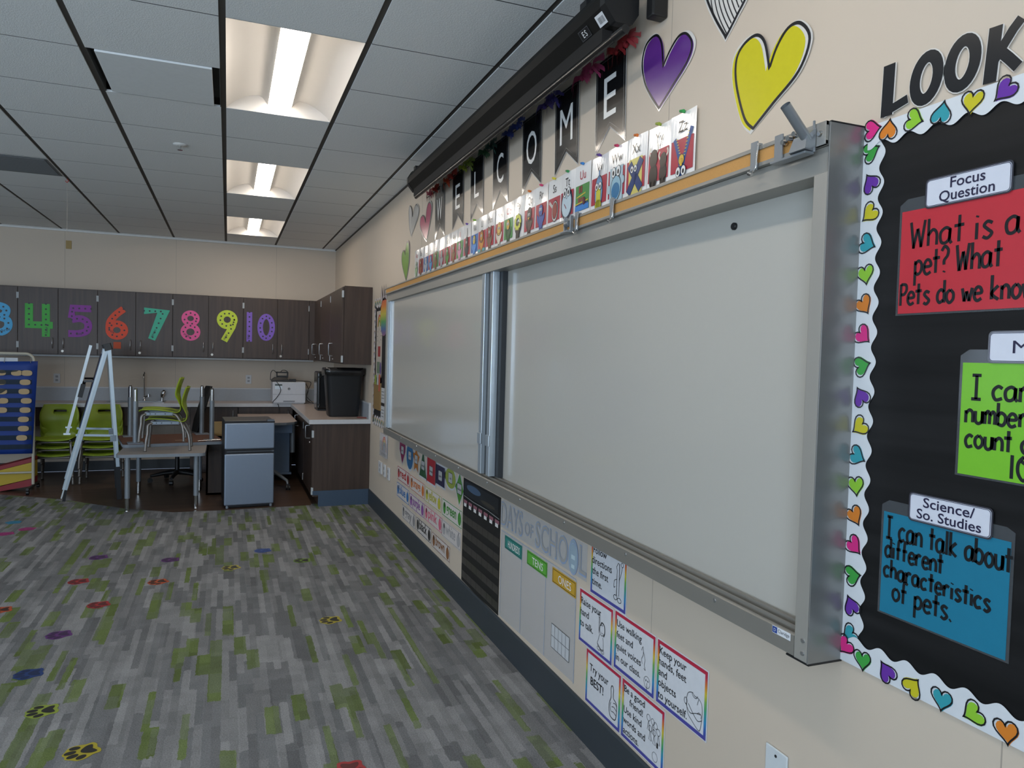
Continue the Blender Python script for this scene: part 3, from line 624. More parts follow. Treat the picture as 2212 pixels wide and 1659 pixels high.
def picture(L):
    bg = PICS[L][1]; b = MB(); cols = []
    def c(h):
        if h not in cols: cols.append(h)
        return cols.index(h)
    z = 0.0016; X0, X1, Y0, Y1 = -0.061, 0.061, 0.055, 0.160; K = '201d22'; Wt = 'dcdcda'
    if bg: b.rect(X0, Y0, X1, Y1, 0.0010, c(bg))
    E_ = lambda x,y,rx,ry,h,zz=0,rot=0: (b.ell(x,y,rx*1.08+0.001,ry*1.08+0.001,z+zz,c(K),18,rot), b.ell(x,y,rx,ry,z+zz+0.0004,c(h),18,rot))
    B_ = lambda x0,y0,x1,y1,h,zz=0: (b.rect(x0-0.001,y0-0.001,x1+0.001,y1+0.001,z+zz,c(K)), b.rect(x0,y0,x1,y1,z+zz+0.0004,c(h)))
    if L == 'T':
        E_(0,0.105,0.052,0.062,'2f72b0'); E_(0,0.105,0.046,0.056,'b9cbd4',0.0008); eyes(b,0,0.155,0.017,z+0.0024,c(Wt),c(K)); b.strip([(0.0,0.085),(-0.022,0.108)],0.005,z+0.0016,c('7a2434')); b.strip(smooth([(-0.008,0.133),(0,0.127),(0.008,0.135)],4),0.002,z+0.0016,c(K))
    elif L == 'S':
        E_(0.012,0.098,0.030,0.044,'c9c6c2'); E_(0.012,0.100,0.024,0.034,'8a2f2a',0.0008); b.strip([(-0.05,0.145),(-0.015,0.120)],0.014,z,c('b9b4b0'))
    elif L == 'U':
        b.rect(X0,Y0,X1,Y0+0.022,z+0.0008,c('2f7cc4')); b.face([(-0.06,0.085),(0.055,0.085),(0.045,0.06),(-0.05,0.06)],z,c('24406e')); b.strip([(-0.05,0.112),(0.03,0.122)],0.005,z+0.0004,c('c8b03a')); b.strip([(-0.06,0.084),(0.055,0.09)],0.005,z+0.0008,c('c8b03a'))
        for x in (-0.035,-0.018,0.0): b.rect(x,0.088,x+0.013,0.108,z,c('8a2a34'))
        for x in (-0.03,-0.012): B_(x,0.128,x+0.011,0.155,'8a2a34')
        E_(0.02,0.09,0.011,0.014,'5a2a30',0.0012)
    elif L == 'V':
        E_(0,0.100,0.030,0.062,'6f93b8'); B_(-0.004,0.15,0.004,0.185,'4f7aa8'); B_(-0.018,0.04,0.018,0.12,'c6c03a',0.0008); E_(0,0.05,0.024,0.022,'c6c03a',0.0008); eyes(b,0,0.122,0.013,z+0.0024,c(Wt),c(K))
    elif L == 'W':
        B_(-0.048,0.035,0.048,0.165,'a9c0ca'); E_(0,0.088,0.036,0.046,'8fb4c4',0.0008); b.ell(0,0.078,0.030,0.030,z+0.0018,c('2f6f9a')); eyes(b,0.0,0.148,0.017,z+0.0024,c(Wt),c(K)); E_(-0.054,0.09,0.01,0.016,'a9c0ca',0.0004); E_(0.052,0.11,0.008,0.014,'a9c0ca',0.0004)
    elif L == 'X':
        b.rect(-0.045,0.03,0.045,0.165,z,c('cdbf6a')); b.strip([(-0.045,0.045),(0.042,0.155)],0.034,z+0.0004,c(K)); b.strip([(-0.042,0.150),(0.04,0.05)],0.034,z+0.0004,c(K)); b.strip([(-0.044,0.046),(0.041,0.154)],0.030,z+0.0008,c('20396e')); b.strip([(-0.041,0.149),(0.039,0.051)],0.030,z+0.0008,c('20396e')); eyes(b,-0.01,0.128,0.011,z+0.0014,c(Wt),c(K))
    elif L == 'Y':
        for x, k in ((-0.028, 1.0), (0.032, 0.85)):
            E_(x,0.075,0.024*k,0.04*k,'2a2320'); E_(x,0.125*k+0.01,0.022*k,0.028*k,'332a26',0.0008); b.strip(smooth([(x-0.02,0.145*k),(x-0.028,0.162*k),(x-0.022,0.176*k)],4),0.007,z+0.0004,c('d0c8ba')); b.strip(smooth([(x+0.016,0.150*k),(x+0.026,0.164*k),(x+0.021,0.180*k)],4),0.007,z+0.0004,c('d0c8ba')); B_(x-0.016,0.03,x-0.006,0.06,'2a2320'); B_(x+0.006,0.03,x+0.016,0.06,'2a2320')
    elif L == 'Z':
        b.strip(smooth([(-0.042,0.165),(-0.022,0.12),(-0.008,0.08),(-0.008,0.03)],5),0.017,z,c('234a86')); b.strip(smooth([(0.05,0.185),(0.028,0.13),(0.010,0.085),(0.008,0.03)],5),0.017,z,c('234a86'))
        for q in range(8):
            u = q/8; b.rect(-0.034+0.030*u,0.160-0.075*u,-0.024+0.028*u,0.163-0.075*u,z+0.0006,c('c9b65a')); b.rect(0.030-0.022*u,0.172-0.08*u,0.040-0.024*u,0.175-0.08*u,z+0.0006,c('c9b65a'))
        E_(0.0,0.092,0.014,0.016,'cfa93a',0.0010); B_(-0.006,0.072,0.006,0.094,'cfa93a',0.0018); eyes(b,0.0,0.055,0.014,z+0.0024,c(Wt),c(K))
    else:
        body = {'A':'b9c9a8','B':'8a4a2c','C':'c6c9cc','D':'5a9ad0','E':'8a5a38','F':'9a9ca0','G':'4f8a3a','H':'8a6038','I':'d08aa8','J':'2a2426','K':'c9b23a','L':'c98a3a','M':'7a5a44','N':'d9b25a','O':'c9a03a','P':'b9bf4a','Q':'2a2628','R':'3a4f9a','S':'888888'}[L]
        low = {'A':'9ab88a','J':'20242e','N':'d9d0c0','L':'c98a3a','K':'4a8ad0','Q':'4a3430','O':'3a5a3a','P':'4a4238','I':'d08aa8','R':'3a4f9a'}.get(L, body)
        if L == 'C': E_(0.0,0.1,0.03,0.035,'6fa8d8')
        if L == 'L': B_(X0,Y0-0.012,X1,Y0+0.004,TEAL)
        E_(0,0.082,0.026,0.036,low)
        if L in 'LN': E_(0,0.128,0.032,0.034,'8a5a2a' if L == 'L' else 'c99a3a',0.0006)
        if L in 'JQ': E_(0,0.132,0.027,0.033,K,0.0006)
        if L in 'BMHE':
            for s in (-1,1): E_(s*0.022,0.152,0.010,0.012,body,0.0004)
        if L == 'P':
            B_(-0.022,0.04,0.022,0.075,'3f3a34',0.0012)
            for q in range(9): E_(0.034*math.cos(q*0.7),0.118+0.03*math.sin(q*0.7),0.012,0.012,'c6c94a',0.0012+q*0.0001)
        else:
            E_(0,0.128,0.022,0.025,body,0.0012); eyes(b,0,0.132,0.007,z+0.0024,c(Wt),c(K))
        B_(-0.018,0.036,-0.008,0.055,low); B_(0.008,0.036,0.018,0.055,low)
        E_(-0.032,0.09,0.008,0.022,low,0.0004,0.4); E_(0.032,0.09,0.008,0.022,low,0.0004,-0.4)
        if L == 'Q': b.face([(-0.012,0.118),(0.012,0.118),(0,0.106)],z+0.0032,c('c9a03a'))
    return b, [pm(h) for h in cols]
vow = {'A':'b0303c','E':'b0303c','I':'b0303c','O':'b0303c','U':'b0303c'}
pin_cols = {'Q':('d0702a','orange'),'R':('c93a6a','pink'),'S':('d5c43a','yellow'),'T':('2f8a4a','green'),'U':('2f7cc4','blue'),'V':('5a3a8a','violet'),'W':('c42f5a','crimson'),'X':('d4702a','dark orange'),'Y':('9aa83a','olive'),'Z':('2f9a4a','emerald'),
            'K':('7aa83a','lime'),'J':('6a4a9a','lilac')}
for i, L in enumerate('ABCDEFGHIJKLMNOPQRSTUVWXYZ'):
    yc = 1.918+0.1401*(25-i)+0.070
    t = wthing('alphabet_card', 'glossy alphabet card %s%s showing a %s' % (L, L.lower(), PICS[L][0]), 'card', yc, 2.1015, 0.012, 'alphabet cards above the whiteboard', tilt=-0.012+0.008*math.sin(i*2.3))
    b = MB(); nx = 8     # slightly curled sheet
    V = []; cu = 0.0035*math.sin(i*1.7+0.6)
    for jx in range(nx+1):
        u = jx/nx; zz = cu*math.sin(PI*u)
        V += [(-0.0693+0.1386*u, 0.0, zz*0.3), (-0.0693+0.1386*u, 0.243, zz)]
    b.add(V, [(2*k, 2*k+2, 2*k+3, 2*k+1) for k in range(nx)], 0, False)
    b.build('sheet', card_w, t, solid=0.0006)
    b, mats = picture(L); b.v = [(x, y, zz+max(0, cu)*0.9+0.0008) for x, y, zz in b.v]; b.build('picture', mats, t)
    b = MB(); b.text(L+L.lower(), 0, 0.182, 0.052, 0.0018+max(0, cu), 0, align='C', sx=0.9); b.build('lettering', pm(vow.get(L, '1d1c20')), t)
    if L in pin_cols:
        col, nm = pin_cols[L]
        p = wthing('push_clip', '%s plastic clip at the top of alphabet card %s' % (nm, L), 'clip', yc, 2.345, 0.006, 'coloured clips on alphabet cards')
        b = MB(); b.cyl((0,0,0),(0,0,0.012),0.005,0.004,8); b.cyl((-0.010,0.004,0.012),(0.010,-0.002,0.013),0.0045,0.006,8); b.build('clip_body', M('clip_'+nm.replace(' ','_'), col, 0.4), p)

# ------------------------------------------------------------------ bulletin board near the camera
bb = thing('bulletin_board', 'black wood-grain bulletin board panel beside the whiteboard', 'bulletin board', (WX, 0.70, 1.47))
b = MB(); b.box(WX-0.003, 0.05, 0.875, WX-0.001, 1.262, 2.075)
b.build('panel', wood_mat('black_wood_paper', '0e0e0f', '1c1c1d', 0.5, 'Y', 5.0, 0.25), bb, world=True)
HC = ['d0317f','3f9a44','66359a','c2b92a','3796a2','8abf38','d07c2e']
HN = [pm(h) for h in HC]
def small_heart(b, x, y, s, rot, ci, z=0.0006, ki=0, wi=1):
    P = []
    for k in range(26):
        a = 2*PI*k/26; hx = 16*math.sin(a)**3; hy = 13*math.cos(a)-5*math.cos(2*a)-2*math.cos(3*a)-math.cos(4*a)
        P.append((hx/32*s, (hy+2)/32*s*1.05))
    c, d = math.cos(rot), math.sin(rot); R = lambda p, dx=0, dy=0, k=1: (x+(p[0]*k+dx)*c-(p[1]*k+dy)*d, y+(p[0]*k+dx)*d+(p[1]*k+dy)*c)
    b.face([R(p, 0.003, -0.0018, 0.94) for p in P], z, ci); b.strip([R(p) for p in P], 0.0032, z+0.0005, ki, True)
def border(label, A, Bp, inward, width, hearts, off=0.0042):
    # A, Bp: ends of the outer edge in (local x, local y) from (Y=0.7, Z=1.47); inward: unit vector
    t = wthing('border_strip', label, 'border strip', 0.70, 1.47, off, 'scalloped heart border strips')
    ax, ay = A; dx, dy = Bp[0]-ax, Bp[1]-ay; L = math.hypot(dx, dy); ux, uy = dx/L, dy/L; n = int(L/0.0042)
    edge = [(ax+ux*L*k/n+inward[0]*(width+0.0075*math.cos(2*PI*(L*k/n)/0.067)), ay+uy*L*k/n+inward[1]*(width+0.0075*math.cos(2*PI*(L*k/n)/0.067))) for k in range(n+1)]
    b = MB()
    V = []
    for k, (ex, ey) in enumerate(edge): V += [(ax+ux*L*k/n, ay+uy*L*k/n, 0.0), (ex, ey, 0.0)]
    b.add(V, [(2*k, 2*k+1, 2*k+3, 2*k+2) for k in range(n)], 0)
    for k, (hx, hy, ci, rot) in enumerate(hearts): small_heart(b, hx, hy, 0.047, rot, 3+ci, 0.0006, 1, 2)
    b.build('strip', [M('border_paper','d2d6da',0.35), ink, ink_white]+HN, t)
lx = lambda Y: 0.70-Y
lz = lambda Z: Z-1.47
hs = []
ci = 1
for k in range(17):
    hs.append((lx(1.252-0.002*math.sin(k)), lz(2.035-0.0695*k), (k+1) % 7 if k < 16 else 4, [1.9,-2.6,-0.9,1.2,0.2,0.6,0.9][k % 7]))
border('scalloped heart border strip running down beside the whiteboard edge', (lx(1.30), lz(2.094)), (lx(1.30), lz(0.86)), (1,0), 0.078, hs)
hs = [(lx(1.249), lz(2.083), 0, 1.6)]+[(lx(1.206-0.064*k), lz(2.072+0.002*math.sin(k*2)), [6,5,4,3,2,0,1][k % 7], [3.0,1.2,2.9,-0.2,-0.9,0.4,1.8][k % 7]) for k in range(18)]
border('scalloped heart border strip along the top of the black board', (lx(0.05), lz(2.094)), (lx(1.262), lz(2.094)), (0,-1), 0.047, hs, 0.0066)
hs = [(lx(1.262), lz(0.893), 0, -0.6)]+[(lx(1.211-0.0655*k), lz(0.878+0.003*math.sin(k*2)), [1,2,3,4,5,6,0][k % 7], [0.1,-2.4,2.6,0.0,-0.9,0.2,1.5][k % 7]) for k in range(18)]
border('scalloped heart border strip along the bottom of the black board', (lx(1.30), lz(0.856)), (lx(0.05), lz(0.856)), (0,1), 0.06, hs, 0.0066)

bl_gloss = M('cutout_black', '19191c', 0.2, coat=0.3)
def cut_letter(label, build, Y, Z):
    t = wthing('letter_cutout', label, 'letter', Y, Z, 0.0045, 'black cut-out title letters')
    b = MB(); build(b, 1.0, 0.006, 0); b2 = MB(); build(b2, 1.0, 0.0, 1)
    b2.v = [(x, y, z-0.0006) for x, y, z in b2.v]
    b2.build('white_edge', M('laminated_white','d9d5cf',0.12,coat=0.5,coat_rough=0.08), t); b.build('face', bl_gloss, t)
def lt_L(b, k, z, e):
    w = 0.030+0.005*e; b.strip([(0.016,0.112),(0.013,0.0)],w,0.001-0.0006*e,0,h=0.0005); b.strip([(0.003,0.008),(0.030,0.014),(0.066,0.022)],w*0.62,0.0012-0.0006*e,0,h=0.0005)
def lt_O(b, k, z, e):
    b.strip([(0.037+0.027*math.cos(a), 0.053+0.043*math.sin(a)+0.006*math.cos(a)) for a in [2*PI*q/28 for q in range(28)]], 0.024+0.005*e, 0.001-0.0006*e, 0, True, h=0.0005)
def lt_K(b, k, z, e):
    w = 0.026+0.005*e; b.strip([(0.022,0.104),(0.014,0.0)],w,0.001-0.0006*e,0,h=0.0005); b.strip([(0.070,0.100),(0.055,0.085),(0.022,0.040)],w*0.75,0.0012-0.0006*e,0,h=0.0005); b.strip([(0.034,0.052),(0.050,0.034),(0.068,0.012)],w*0.75,0.0014-0.0006*e,0,h=0.0005)
cut_letter('black cut-out letter L above the heart border', lt_L, 1.229, 2.104)
cut_letter('black cut-out letter O standing next to the L', lt_O, 1.157, 2.102)
cut_letter('black cut-out letter O standing next to the K', lt_O, 1.077, 2.104)
cut_letter('black cut-out letter K with long diagonal strokes', lt_K, 0.996, 2.098)

lab_m = M('label_card', 'd0d3de', 0.3); navy = M('print_navy', '1f1c3c', 0.4); marker = M('marker_black', '1a1c1f', 0.35, spec=0.3)
def label_card(Y0, Z0, w, h, lines, label):
    t = wthing('label_card', label, 'label card', Y0, Z0, 0.0075, 'white title cards on the black board')
    b = MB(); b.poly(rrect(-0.003,-0.003,w+0.003,h+0.003,0.009), -0.0005, 0.0, 0); b.build('backing', M('laminate_clear_edge','3c3c44',0.12), t)
    b = MB(); b.poly(rrect(0,0,w,h,0.008), 0.0, 0.0005, 0); b.strip(rrect(0.0012,0.0012,w-0.0012,h-0.0012,0.007), 0.0012, 0.0010, 1, True); b.build('card', [lab_m, navy], t)
    b = MB()
    for s, x, y, sz, wd in lines: b.text(s, x, y, sz, 0.0012, 0, align='C', bold=0.0 if s == 'M' else 0.012, w=wd)
    b.build('lettering', navy, t)
label_card(1.104, 1.8825, 0.176, 0.055, [('Focus',0.090,0.031,0.030,0.073),('Question',0.088,0.006,0.030,0.116)], 'white title card reading Focus Question above the red sheet')
label_card(0.953, 1.564, 0.176, 0.055, [('M',0.060,0.016,0.034,0.030)], 'white title card with only its M in view above the green sheet')
label_card(1.108, 1.2275, 0.176, 0.055, [('Science/',0.088,0.031,0.029,0.112),('So. Studies',0.088,0.006,0.029,0.140)], 'white title card reading Science and Social Studies above the blue sheet')
def sleeve_sheet(Y0, Z0, w, h, col, lines, label, sc=1.0):
    t = wthing('plastic_sleeve_sheet', label, 'paper sheet', Y0, Z0, 0.0040, 'handwritten sheets on the black board')
    b = MB(); b.poly([(-0.006,-0.004),(w+0.006,-0.004),(w+0.006,h+0.018),(w-0.01,h+0.026),(0.012,h+0.026),(-0.006,h+0.014)], -0.0004, 0.0, 0); b.build('plastic_sleeve', M('sleeve_plastic','5c6064',0.1,alpha=0.45), t)
    b = MB(); b.rect(0,0,w,h,0.0006,0); b.build('paper', M('paper_'+col, col, 0.35, coat=0.15, coat_rough=0.12, scale=25, spec=0.3), t)
    b = MB()
    for s, x, y, sz, sx in lines: b.hand(s, x, y, sz, 0.0064*sc, 0.0012, 0, gap=0.7, sx=sx)
    b.build('handwriting', marker, t)
sleeve_sheet(1.163, 1.664, 0.285, 0.219, 'b8303a', [('What is a',0.022,0.138,0.056,0.93),('pet? What',0.036,0.080,0.052,0.76),('Pets do we know',0.004,0.018,0.046,0.80)], 'red sheet asking What is a pet in a plastic sleeve')
sleeve_sheet(1.007, 1.341, 0.285, 0.220, '74b82c', [('I can',0.020,0.150,0.046,0.98),('number.',0.010,0.103,0.042,0.88),('count gro',0.012,0.055,0.042,0.86),('10',0.100,0.006,0.044,1.1)], 'bright green sheet in a plastic sleeve with marker writing')
sleeve_sheet(1.174, 1.007, 0.280, 0.223, '1f7390', [('I can talk about',0.008,0.166,0.048,0.73),('different',0.008,0.124,0.042,0.78),('characteristics',0.006,0.080,0.040,0.83),('of pets.',0.030,0.034,0.046,0.85)], 'blue sheet about different characteristics of pets in a plastic sleeve')

# ------------------------------------------------------------------ posters and charts under the whiteboard
poster_w = M('poster_white', 'd5d7dc', 0.22, coat=0.3, coat_rough=0.15)
rb = ramp_mat('rainbow_border', 1, [(0.0,'4a3f90'),(0.12,'3f5aa8'),(0.25,'2f86b8'),(0.42,'3f9a72'),(0.55,'7aaa50'),(0.66,'cdb83c'),(0.78,'d07a35'),(0.9,'b8304a'),(1.0,'b02440')], 0.25)
def arc(cx, cy, rx, ry, a0, a1, n=14): return [(cx+rx*math.cos(math.radians(a0+(a1-a0)*i/n)), cy+ry*math.sin(math.radians(a0+(a1-a0)*i/n))) for i in range(n+1)]
def rule(Y0, Z0, lines, drawing, label, w=0.272, h=0.212):
    t = wthing('rule_poster', label, 'poster', Y0, Z0, 0.0018, 'rainbow bordered class rule posters')
    b = MB(); b.poly([(-0.004,-0.004),(w+0.004,-0.004),(w+0.004,h+0.004),(-0.004,h+0.004)], -0.0006, 0.0, 0); b.build('laminated_sheet', poster_w, t)
    b = MB(); b.frame(0,0,w,h,0.012,0.0008,0); b.build('border', rb, t)
    b = MB()
    for s, x, y, sz in lines: b.text(s, x, y, sz, 0.0010, 0, bold=0.016 if s.isupper() else 0.007)
    b.build('lettering', ink, t)
    b = MB()
    for pl, wd in drawing: b.strip(pl, wd, 0.0010, 0)
    b.build('drawing', ink, t)
S = lambda *p, k=5: smooth(list(p), k)
one = [([(0.20,0.155),(0.212,0.172),(0.222,0.172),(0.222,0.05),(0.205,0.05),(0.205,0.145),(0.20,0.155)],0.0024),(S((0.205,0.11),(0.186,0.10),(0.184,0.075),(0.194,0.08)),0.0022),(S((0.222,0.11),(0.236,0.14),(0.240,0.165)),0.0022),(arc(0.241,0.172,0.008,0.008,0,360),0.002),(arc(0.197,0.04,0.013,0.009,0,360),0.0024),(arc(0.226,0.036,0.014,0.009,0,360),0.0024)]
hand_up = [(arc(0.190,0.105,0.019,0.021,60,340),0.0022),(S((0.180,0.12),(0.19,0.135),(0.21,0.128),(0.214,0.10),(0.206,0.085)),0.005),([(0.168,0.085),(0.166,0.15),(0.172,0.15),(0.176,0.09)],0.0018),(arc(0.169,0.156,0.006,0.007,0,360),0.0016),(S((0.175,0.085),(0.165,0.06),(0.16,0.04),(0.20,0.025),(0.205,0.055),(0.20,0.08)),0.0020),(S((0.16,0.045),(0.185,0.03),(0.21,0.035)),0.002),(arc(0.17,0.028,0.012,0.007,0,360),0.002),(arc(0.20,0.024,0.012,0.007,0,360),0.002),(arc(0.192,0.1,0.008,0.007,200,340),0.0016)]
walkd = [(S((0.188,0.135),(0.196,0.15),(0.20,0.125),(0.19,0.105),(0.196,0.09)),0.0018),(S((0.20,0.135),(0.212,0.11),(0.208,0.09),(0.216,0.075),(0.205,0.078)),0.0018),(arc(0.228,0.038,0.019,0.020,0,360,20),0.0014),(arc(0.222,0.043,0.002,0.0025,0,360,8),0.002),(arc(0.234,0.043,0.002,0.0025,0,360,8),0.002),([(0.228,0.035),(0.228,0.012)],0.002)]
arms = [(S((0.170,0.085),(0.178,0.108),(0.20,0.118),(0.21,0.112),(0.232,0.112),(0.248,0.10),(0.252,0.07),(0.246,0.03),(0.236,0.015),(0.20,0.03),(0.178,0.045),(0.170,0.085)),0.0018),(arc(0.212,0.118,0.014,0.012,180,360),0.0018),(S((0.166,0.07),(0.19,0.05),(0.222,0.062),(0.245,0.068)),0.0020),(S((0.18,0.075),(0.205,0.055),(0.23,0.042),(0.25,0.052)),0.0020),(arc(0.166,0.078,0.008,0.010,0,360),0.0018),(S((0.226,0.062),(0.236,0.07),(0.248,0.066),(0.246,0.056)),0.0018),(S((0.232,0.11),(0.226,0.09)),0.0016)]
thumb = [(S((0.196,0.085),(0.205,0.105),(0.203,0.138),(0.212,0.150),(0.222,0.14),(0.222,0.108),(0.238,0.10),(0.248,0.088),(0.246,0.05),(0.236,0.03),(0.205,0.03),(0.194,0.045),(0.192,0.07),(0.196,0.085)),0.0034),(S((0.222,0.088),(0.238,0.092),(0.247,0.085)),0.0026),(S((0.212,0.07),(0.228,0.075),(0.247,0.068)),0.0026),(S((0.210,0.052),(0.228,0.055),(0.243,0.05)),0.0026),(S((0.205,0.085),(0.2,0.07),(0.206,0.05)),0.0022)]
friends = [(arc(x,y,r,r,0,360,14),0.0015) for x,y,r in ((0.178,0.15,0.011),(0.205,0.148,0.010),(0.222,0.142,0.011),(0.24,0.128,0.011),(0.19,0.118,0.010),(0.215,0.115,0.010))]+[([(x,y),(x-0.006,y-0.03),(x+0.010,y-0.03),(x+0.002,y)],0.0015) for x,y in ((0.178,0.138),(0.19,0.108),(0.215,0.105),(0.240,0.117),(0.205,0.137))]+[([(0.236,0.09),(0.236,0.072)],0.009),(arc(0.223,0.035,0.016,0.016,0,360,20),0.0012)]
rule(2.532, 0.620, [('Follow',0.016,0.162,0.040),('directions',0.006,0.120,0.040),('the first',0.012,0.078,0.040),('time.',0.012,0.036,0.040)], one, 'rainbow bordered poster saying Follow directions the first time')
rule(2.620, 0.394, [('Raise your',0.012,0.155,0.040),('hand',0.008,0.110,0.040),('to talk.',0.008,0.065,0.040)], hand_up, 'rainbow bordered poster saying Raise your hand to talk')
rule(2.330, 0.400, [('Use walking',0.014,0.160,0.036),('feet and',0.014,0.118,0.036),('quiet voices',0.014,0.076,0.036),('in our class.',0.014,0.034,0.036)], walkd, 'rainbow bordered poster about walking feet and quiet voices')
rule(2.043, 0.401, [('Keep your',0.012,0.168,0.036),('hands, feet',0.010,0.132,0.036),('and',0.010,0.096,0.036),('objects',0.010,0.060,0.036),('to yourself.',0.010,0.020,0.036)], arms, 'rainbow bordered poster saying Keep your hands, feet and objects to yourself')
rule(2.547, 0.173, [('Try your',0.030,0.135,0.042),('BEST!',0.040,0.082,0.046)], thumb, 'rainbow bordered poster saying Try your BEST with a thumb up')
rule(2.262, 0.173, [('Be a good',0.014,0.170,0.035),('friend!',0.052,0.133,0.035),('Use kind',0.014,0.094,0.035),('words and',0.012,0.056,0.035),('actions.',0.014,0.018,0.035)], friends, 'rainbow bordered poster saying Be a good friend')

# days of school pocket chart
t = wthing('pocket_chart', 'clear plastic pocket chart hanging under the whiteboard', 'pocket chart', 3.545, 0.172, 0.0014)
clearp = M('clear_vinyl', 'd0d6de', 0.12, alpha=0.25, coat=0.3); film = M('film_edge', 'a9b3c2', 0.2, alpha=0.75)
b = MB(); b.poly([(-0.01,0.0),(0.89,0.02),(0.89,0.455),(0.0,0.465)], -0.0004, 0.0, 0); b.build('vinyl_sheet', clearp, t)
b = MB()
for x in (0.005, 0.29, 0.58, 0.885): b.rect(x-0.003, 0.015, x+0.003, 0.455, 0.0008, 0)
b.rect(0.0, 0.455, 0.885, 0.459, 0.0008, 0); b.build('welded_seam', film, t)
t = wthing('title_film', 'clear film title lettered DAYS OF SCHOOL with pale blue outlines', 'sign', 3.553, 0.645, 0.0014)
b = MB(); b.rect(0,0,0.985,0.152,0.0,0); b.build('film', M('clear_film','cbd3de',0.1,alpha=0.35,coat=0.3), t)
b = MB(); b.text('DAYS',0.0,0.018,0.170,0.0010,1,w=0.30,bold=0.02); b.text('OF',0.325,0.040,0.09,0.0010,1,w=0.105,bold=0.02); b.text('SCHO',0.458,0.016,0.170,0.0010,1,w=0.352,bold=0.02); b.text('L',0.915,0.018,0.170,0.0010,1,w=0.066,bold=0.02)
b.text('DAYS',0.006,0.022,0.164,0.0014,0,w=0.288,bold=-0.004); b.text('OF',0.329,0.042,0.086,0.0014,0,w=0.097,bold=-0.004); b.text('SCHO',0.464,0.020,0.164,0.0014,0,w=0.340,bold=-0.004); b.text('L',0.919,0.022,0.164,0.0014,0,w=0.058,bold=-0.004)
b.ell(0.862,0.070,0.046,0.076,0.0018,1,28); b.ell(0.862,0.070,0.040,0.069,0.0022,2,28); b.strip(arc(0.862,0.108,0.022,0.02,20,160),0.004,0.0026,1)
b.rect(0.845,0.06,0.879,0.078,0.0026,3); b.rect(0.847,0.022,0.877,0.038,0.0026,3)
b.build('lettering', [M('letter_fill','a9a49d',0.3), M('letter_outline','95a6c2',0.3), M('tag_film','9fb2bf',0.12,coat=0.4), M('sheen_white','c6d8dc',0.15)], t)
def head_card(Y0, col, s, label, w=0.236, h=0.068):
    t = wthing('place_value_card', label, 'card', Y0, 0.549, 0.0028, 'place value title cards')
    b = MB(); b.poly([(0,0.001),(w,-0.001),(w,h),(0,h+0.001)], -0.0005, 0.0, 0); b.frame(0.006,0.005,w-0.006,h-0.005,0.0022,0.0006,1); b.build('card', [M('card_'+col, col, 0.3), ink], t)
    b = MB(); b.text(s, w/2+0.01, 0.016, 0.05, 0.0010, 0, align='C', w=min(0.16, 0.032*len(s)), bold=0.004); b.build('lettering', ink_white, t)
head_card(3.487, '2a8078', 'HUNDREDS', 'teal card lettered HUNDREDS'); head_card(3.186, '5aa83c', 'TENS', 'green card lettered TENS'); head_card(2.893, 'c39a30', 'ONES', 'mustard yellow card lettered ONES')
t = wthing('ten_frame', 'paper ten-frame grid of two by five squares below the ONES card', 'card', 2.885, 0.260, 0.003)
b = MB(); b.rect(0,0,0.181,0.106,0.0,0)
for i in range(6): b.rect(0.181*i/5-0.001,-0.001,0.181*i/5+0.001,0.107,0.0006,1)
for i in range(3): b.rect(-0.001,0.106*i/2-0.001,0.182,0.106*i/2+0.001,0.0006,1)
b.build('sheet', [M('paper_grey','c3c6c9',0.4), ink], t)

# calendar pocket chart
t = wthing('calendar_chart', 'black striped calendar pocket chart hanging under the whiteboard', 'pocket chart', 4.215, 0.163, 0.002)
cb_ = M('chart_black', '101012', 0.5); cs_ = M('chart_pocket', '302d2b', 0.3, coat=0.3)
b = MB(); b.poly([(0,0),(0.31,-0.004),(0.652,0),(0.652,0.634),(0.0,0.634)], -0.0015, 0.0, 0); b.build('fabric', cb_, t)
b = MB()
for i in range(5):
    for k in range(7): b.rect(0.008+k*0.092, 0.022+i*0.086, 0.096+k*0.092, 0.066+i*0.086, 0.001, 0)
b.build('pocket', cs_, t)
b = MB(); b.rect(0.03,0.535,0.62,0.62,0.001,0); b.ell(0.2,0.59,0.13,0.022,0.0014,1); b.ell(0.45,0.555,0.12,0.012,0.0014,2); b.strip([(0.02,0.527),(0.2,0.52),(0.45,0.524),(0.64,0.515)],0.004,0.0014,3); b.build('header_print', [M('night_print','1c1f24',0.3),M('night_blue','4a5f78',0.3),M('night_brown','3f3a33',0.3),M('dots_white','9a9a98',0.4)], t)
for k, nm in enumerate(('first','second','third','fourth','fifth','sixth','seventh')):
    c_ = wthing('weekday_card', 'tiny pink and white weekday card, %s along the calendar chart' % nm, 'card', 4.2-0.092*k, 0.628, 0.004, 'weekday cards on the calendar chart')
    b = MB(); b.rect(0.012,0.0,0.058,0.020,0.0,0); b.rect(0.006,0.021,0.074,0.040,0.0,1); b.build('card', [M('card_white','d9d8d6'), M('card_pink','96606a',0.4)], c_)
